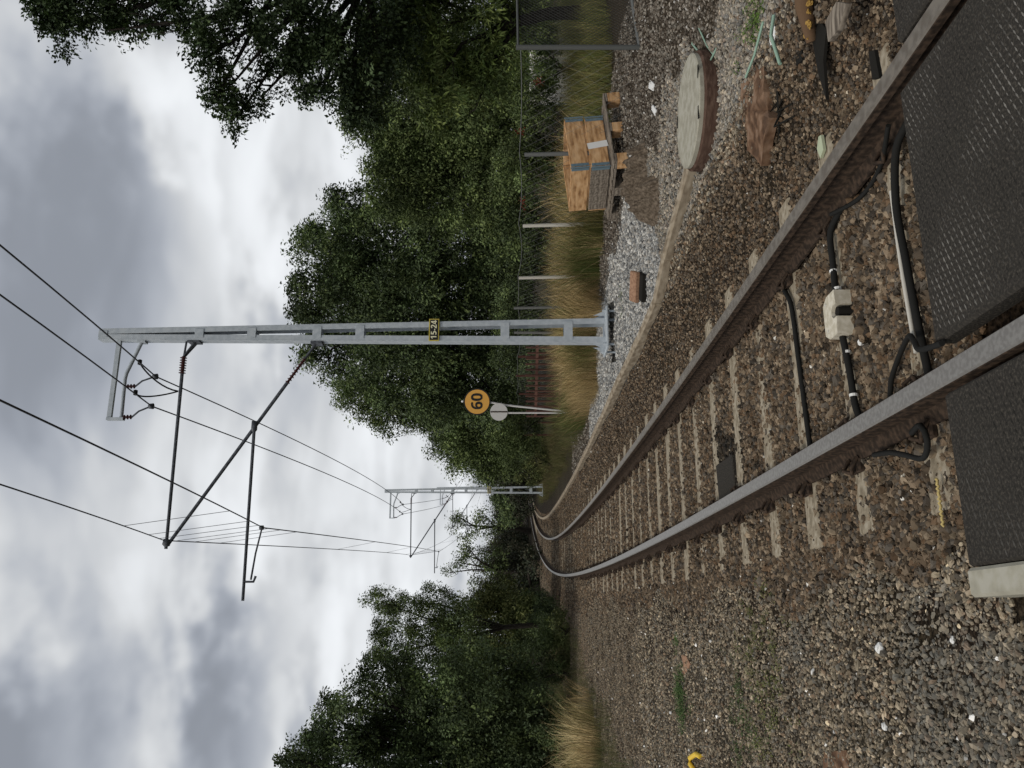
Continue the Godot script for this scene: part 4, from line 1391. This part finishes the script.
func clutter() -> void:
	wooden_box()
	var st := sb()
	# round well cover
	var c := V(1.667, -0.05, 5.27)
	var t := thing("well_cover", "round pale concrete well cover on a brown ring, beside the edging", "well cover", c)
	st = sb()
	lathe(st, Vector3(0, -0.12, 0), Vector3.UP, [[0, 0.36], [0.185, 0.355], [0.195, 0.345], [0.195, 0.1]], 48, false)
	obj("well_ring", st, M.well_side, t)
	st = sb()
	lathe(st, Vector3(0, 0.07, 0), Vector3.UP, [[0, 0.338], [0.028, 0.338], [0.034, 0.33], [0.034, 0.0]], 48, false)
	obj("lid", st, M.concrete, t)
	for q in [[0.14, 0.3, 0], [-0.1, 0.31, 0], [0.03, -0.31, 0]]:
		st = sb()
		box(st, Vector3(q[0], 0.1045, q[1]), Vector3(0.075, 0.003, 0.018))
		obj("lifting_slot", st, M.dark_plastic, t)
	# cables on the sleepers
	var cb := func(called: String, label: String, pts: Array, r: float, m: Material) -> void:
		var s := sb()
		var cv := Curve3D.new()
		for i in pts.size():
			var a: Vector3 = pts[maxi(i - 1, 0)]
			var b: Vector3 = pts[mini(i + 1, pts.size() - 1)]
			cv.add_point(pts[i], (a - b) / 6.0, (b - a) / 6.0)
		cv.bake_interval = 0.03
		var baked := []
		for p in cv.get_baked_points(): baked.append(p)
		tube(s, baked, r, r, 10)
		one(called, s, m, label, "cable", "cables on the sleepers")
	cb.call("track_cable", "thick black cable on the sleeper nearest the crossing panel", [tp(2.36, 0.42, -0.12), tp(2.44, 0.36, -0.105), tp(2.5, 0.2, -0.11), tp(2.49, 0.0, -0.112), tp(2.47, -0.2, -0.112), tp(2.455, -0.42, -0.12)], 0.0125, M.black_cable)
	cb.call("track_conduit", "thin pale conduit alongside the thick black cable", [tp(2.53, 0.26, -0.115), tp(2.535, 0.0, -0.118), tp(2.515, -0.3, -0.118)], 0.007, M.grey_conduit)
	cb.call("track_cable", "black cable running from the cream box towards the farther rail", [tp(2.98, 0.43, -0.135), tp(3.06, 0.37, -0.115), tp(3.07, 0.24, -0.115), tp(3.05, 0.1, -0.105)], 0.0125, M.black_cable)
	cb.call("track_cable", "black cable running from the cream box towards the nearer rail", [tp(3.03, -0.06, -0.105), tp(3.025, -0.2, -0.115), tp(3.0, -0.36, -0.115), tp(2.97, -0.43, -0.135)], 0.0125, M.black_cable)
	cb.call("track_cable", "thin black cable on the third sleeper from the crossing", [tp(3.72, 0.43, -0.135), tp(3.66, 0.36, -0.12), tp(3.6, 0.26, -0.122), tp(3.58, 0.0, -0.125), tp(3.555, -0.38, -0.13)], 0.011, M.black_cable)
	cb.call("looped_cable", "black cable looping out of the nearer rail's groove across the ballast", [tp(2.12, -0.4, 0.005), tp(2.25, -0.375, 0.0), tp(2.4, -0.3, -0.06), tp(2.52, -0.25, -0.1), tp(2.68, -0.33, -0.11), tp(2.74, -0.42, -0.12)], 0.0085, M.black_cable)
	cb.call("bond_cable", "dark bond cable curling along the outside of the nearer rail", [tp(2.86, -0.55, -0.1), tp(2.72, -0.57, -0.09), tp(2.6, -0.6, -0.08), tp(2.5, -0.63, -0.09), tp(2.44, -0.59, -0.08), tp(2.46, -0.54, -0.075), tp(2.54, -0.545, -0.085)], 0.009, M.black_cable)
	cb.call("hanging_cable", "dark cable sagging from the inside of the farther rail", [tp(3.0, 0.415, -0.1), tp(2.8, 0.38, -0.13), tp(2.6, 0.385, -0.12), tp(2.4, 0.42, -0.07)], 0.008, M.black_cable)
	for q in [["nearer the farther rail", 0.21, 3.07], ["nearer the cream box", 0.13, 3.05], ["just past the cream box", -0.13, 3.03], ["nearer the nearer rail", -0.3, 3.01]]:
		st = sb()
		var p := tp(q[2], q[1], -0.114)
		lathe(st, p - tp(0, 0.006, 0) + tp(0, 0, 0), tp(2.8, 1, 0) - tp(2.8, 0, 0), [[0, 0.0125], [0, 0.015], [0.01, 0.015], [0.01, 0.0125]], 10, false)
		one("cable_band", st, M.white, "white band round the cable, " + q[0], "cable band", "white bands on the cable")
	# the cream junction box: two cheeks, a body with a bite taken out, and a lid
	var q0 := tp(3.045, 0.015, -0.135)
	t = thing("junction_box", "cream plastic junction box clamped round the cable between the rails", "junction box", q0, TH0)
	st = sb()
	var prof := [Vector2(-0.085, -0.02), Vector2(-0.06, -0.062), Vector2(0.06, -0.062), Vector2(0.085, -0.02), Vector2(0.085, 0.058), Vector2(0.028, 0.062), Vector2(0.028, 0.03), Vector2(0.012, 0.016), Vector2(-0.006, 0.016), Vector2(-0.02, 0.03), Vector2(-0.02, 0.062), Vector2(-0.085, 0.052)]
	var tris := Geometry2D.triangulate_polygon(PackedVector2Array(prof))
	st.set_smooth_group(-1)
	var hh := 0.062
	for i in range(0, tris.size(), 3):
		var v := []
		for k in 3: v.append(prof[tris[i + k]])
		tri(st, Vector3(v[0].x, hh, v[0].y), Vector3(v[1].x, hh, v[1].y), Vector3(v[2].x, hh, v[2].y))
	for i in prof.size():
		var a: Vector2 = prof[i]
		var b: Vector2 = prof[(i + 1) % prof.size()]
		quad(st, Vector3(a.x, hh, a.y), Vector3(b.x, hh, b.y), Vector3(b.x, 0, b.y), Vector3(a.x, 0, a.y))
	obj("box_shell", st, M.cream_plastic, t)
	st = sb()
	lathe(st, Vector3(0.004, 0.0, 0.04), Vector3.UP, [[0, 0.02], [0.05, 0.02], [0.054, 0.0]], 12, false)
	obj("cable_gland", st, M.dark_plastic, t)
	for x in [-0.05, 0.055]:
		st = sb()
		lathe(st, Vector3(x, 0.062, -0.03), Vector3.UP, [[0, 0.007], [0.004, 0.006], [0.004, 0.0]], 8, false)
		obj("screw", st, M.grey_conduit, t)
	# dark plate between the rails
	st = sb()
	box(st, Vector3(0, 0, 0), Vector3(0.24, 0.03, 0.36), Basis(), 0.006)
	var o := one("rubber_mat", st, M.rubber, "flat dark plate lying inside the nearer rail", "plate")
	o.position = tp(5.0, -0.29, -0.135)
	o.rotation = Vector3(0.02, heading(5.0), 0.03)
	# small dark box beside the far end of the nearer rail
	st = sb()
	box(st, Vector3(0, 0.1, 0), Vector3(0.34, 0.34, 0.5), Basis(), 0.03)
	box(st, Vector3(0.22, 0.06, 0), Vector3(0.2, 0.1, 0.2), Basis(), 0.02)
	o = one("trackside_box", st, M.dark_plastic, "small dark box against the nearer rail far down the bend", "box")
	o.position = tp(41.5, -0.85, -0.1)
	o.rotation.y = heading(41.5)
	# terracotta block over a dark cable pit
	var bp := V(0.86, -0.03, 7.62)
	t = thing("broken_block", "orange-brown block lying over a dark hole between the edging and the grey stone", "block", bp, -0.25)
	st = sb()
	box(st, Vector3(0, 0.075, -0.02), Vector3(0.27, 0.045, 0.15), Basis(Vector3(1, 0, 0), 0.22), 0.008)
	obj("block_body", st, M.terracotta, t)
	st = sb()
	box(st, Vector3(0.01, 0.0, 0.07), Vector3(0.24, 0.09, 0.22), Basis(), 0.01)
	obj("pit_mouth", st, M.dark_plastic, t)
	# soil heaps
	for q in [["brown heap of earth and roots below the wooden box", V(1.74, -0.06, 7.3), 0.27, 0.36, 0.24, 5], ["smaller brown heap of earth between the larger one and the edging", V(1.47, -0.07, 6.95), 0.2, 0.24, 0.17, 9]]:
		st = sb()
		mound(st, q[1], q[2], q[3], q[4], q[5])
		one("earth_heap", st, M.soil, q[0], "heap", "heaps of earth")
	# rusty board and rubbish at the lower right
	st = sb()
	var out := []
	for q in [[745, 84, 0.02], [752, 78, 0.0], [757, 64, 0.01], [763, 70, 0.02], [766, 66, 0.01], [770, 92, 0.03], [768, 110, 0.0], [773, 118, 0.02], [766, 140, 0.01], [757, 166, -0.02], [751, 158, -0.02], [747, 150, 0.0], [749, 132, 0.01], [743, 118, 0.02]]:
		out.append(on(q[0], q[1], -0.05) + Vector3(0, q[2], 0))
	slab(st, out, 0.045, 0.02)
	one("rusty_board", st, M.rusty_board, "broken rust-brown board lying on the gravel beside the well cover", "board")
	st = sb()
	out = []
	for q in [[836, 2], [846, 4], [838, 30], [828, 42], [825, 22]]: out.append(on(q[0], q[1], -0.0))
	slab(st, out, 0.02, 0.004)
	one("grey_board", st, M.grey_wood, "pointed grey board end sticking up near the farther rail", "board")
	t = thing("insulated_pipe", "broken brown pipe cover with ragged yellow foam edges", "pipe", Vector3.ZERO)
	st = sb()
	var pa := on(806, -30, -0.03)
	var pb := on(812, 42, -0.07)
	tube(st, [pa, pa.lerp(pb, 0.5) + Vector3(0, 0.02, 0), pb], 0.05, 0.022, 9)
	obj("pipe_cover", st, M.foam_brown, t)
	for i in 14:
		st = sb()
		var p := pa.lerp(pb, 0.5 + i * 0.038) + Vector3(rng.randf_range(-0.04, 0.05), 0.02, rng.randf_range(-0.02, 0.05))
		rock(st, p, Vector3(0.011, 0.008, 0.014) * rng.randf_range(0.6, 1.4), 0.4, 60 + i, 5, 7)
		obj("foam_scrap", st, M.yellow_foam, t)
	for q in [["black rubber flap beside the broken pipe cover", [[793, 16], [799, 12], [802, 60], [796, 66]], -0.07], ["black sheet between the pipe cover and the grey board", [[815, 14], [826, 30], [823, 60], [826, 100], [818, 74], [812, 40]], -0.08], ["dark strip standing by the farther rail", [[868, 52], [874, 50], [879, 78], [872, 80]], -0.05]]:
		st = sb()
		out = []
		for z in q[1]: out.append(on(z[0], z[1], q[2]))
		slab(st, out, 0.012, 0.01)
		one("rubber_scrap", st, M.dark_plastic, q[0], "scrap", "black scraps near the farther rail")
	st = sb()
	for i in 16:
		var p := on(rng.randf_range(768, 788), rng.randf_range(70, 110), -0.09)
		tube(st, [p, p + Vector3(rng.randf_range(-0.1, 0.1), rng.randf_range(0.02, 0.05), rng.randf_range(-0.1, 0.1)), p + Vector3(rng.randf_range(-0.16, 0.16), -0.01, rng.randf_range(-0.16, 0.16))], 0.006, 0.004, 5)
	one("tangled_netting", st, M.dark_plastic, "tangle of dark strips beside the rust-brown board", "scrap")
	for q in [["pale green plastic strip lying behind the rust-brown board", [[768, 22], [758, 55], [754, 78]], 0.006], ["pale green plastic strip bent over, nearest the broken pipe cover", [[778, 16], [781, 36], [787, 64]], 0.008], ["twisted pale green strap at the rim of the well cover", [[697, 26], [696, 44], [704, 52], [713, 62], [718, 48]], 0.006], ["second pale green strap crossing the twisted one", [[704, 28], [709, 46], [716, 58]], 0.005]]:
		st = sb()
		var pts := []
		for z in q[1]: pts.append(on(z[0], z[1], -0.04) + Vector3(0, rng.randf_range(0.0, 0.05), 0))
		tube(st, pts, q[2], q[2], 6)
		one("green_strap", st, M.green_plastic, q[0], "strap", "pale green plastic scraps")
	for q in [["white scrap between the two pale green strips", [[770, 24], [775, 27], [774, 44], [769, 46]], -0.04], ["white scrap on the dark soil behind the well cover", [[650, 80], [654, 84], [653, 91], [648, 88]], 0.03], ["torn white scrap on the soil left of the first one", [[652, 104], [656, 110], [655, 116], [651, 109]], 0.03]]:
		st = sb()
		out = []
		for z in q[1]: out.append(on(z[0], z[1], q[2]))
		slab(st, out, 0.008, 0.006)
		one("white_scrap", st, M.white, q[0], "scrap", "white scraps on the ground")
	# left gravel: orange scrap, yellow hook, brown board, white stones, rope
	st = sb()
	out = []
	for q in [[681, 655], [686, 656], [690, 664], [687, 671], [683, 676], [680, 671], [684, 664]]: out.append(on(q[0], q[1], -0.12))
	slab(st, out, 0.012, 0.006)
	one("orange_scrap", st, M.terracotta, "small orange-brown scrap on the left gravel above the bright weeds", "scrap")
	st = sb()
	var hook := []
	for q in [[701, 757], [696, 754], [690, 758], [690, 764], [694, 770], [699, 780]]: hook.append(on(q[0], q[1], -0.11))
	tube(st, hook, 0.017, 0.017, 8)
	one("yellow_hook", st, M.bright_yellow, "curved bright yellow hook on the gravel at the left edge", "hook")
	st = sb()
	out = []
	for q in [[822, 752], [846, 750], [852, 790], [826, 800]]: out.append(on(q[0], q[1], -0.12))
	slab(st, out, 0.02, 0.004)
	one("brown_board", st, M.rusty_board, "brown board lying flat on the gravel at the left edge", "board")
	for q in [["white stone, largest on the left gravel", 881, 648, 0.022], ["white stone nearer the left edge", 887, 726, 0.016], ["pale stone beside the cream box in the ballast", 858, 342, 0.016], ["white stone near the concrete edge beam", 947, 640, 0.012], ["pale tan stone in the ballast by the looped bond cable", 900, 478, 0.017]]:
		st = sb()
		rock(st, Vector3.ZERO, Vector3(q[3], q[3] * 0.7, q[3] * 0.75), 0.16, 90 + int(q[1]), 5, 7)
		o = one("white_stone", st, M.white if q[1] != 900 else M.cream_plastic, q[0], "stone", "pale stones that stand out")
		var w := on(q[1], q[2], -0.13)
		o.position = Vector3(w.x, gy(w.x, -w.z) + q[3] * 0.5, w.z)
	st = sb()
	var rope := []
	for i in 24:
		var u := i / 23.0
		rope.append(tp(2.5 + 0.003 * sin(i * 2.6), lerpf(-0.69, -0.83, u), -0.122 + 0.003 * cos(i * 2.6)))
	tube(st, rope, 0.0045, 0.0045, 6)
	one("yellow_string", st, M.yellow_rope, "short yellow string beside the end of the nearest sleeper", "string")
	# painted sleeper end
	st = sb()
	slab(st, [Vector3(-0.05, 0, -0.02), Vector3(0.0, 0.005, -0.03), Vector3(0.045, 0, -0.012), Vector3(0.03, 0.004, 0.025), Vector3(-0.035, 0, 0.022)], 0.012, 0.004)
	o = one("painted_chip", st, M.green_paint, "pale green painted chip beside the farther rail", "chip")
	o.position = tp(3.09, 0.77, -0.125)
	o.rotation.y = 0.3
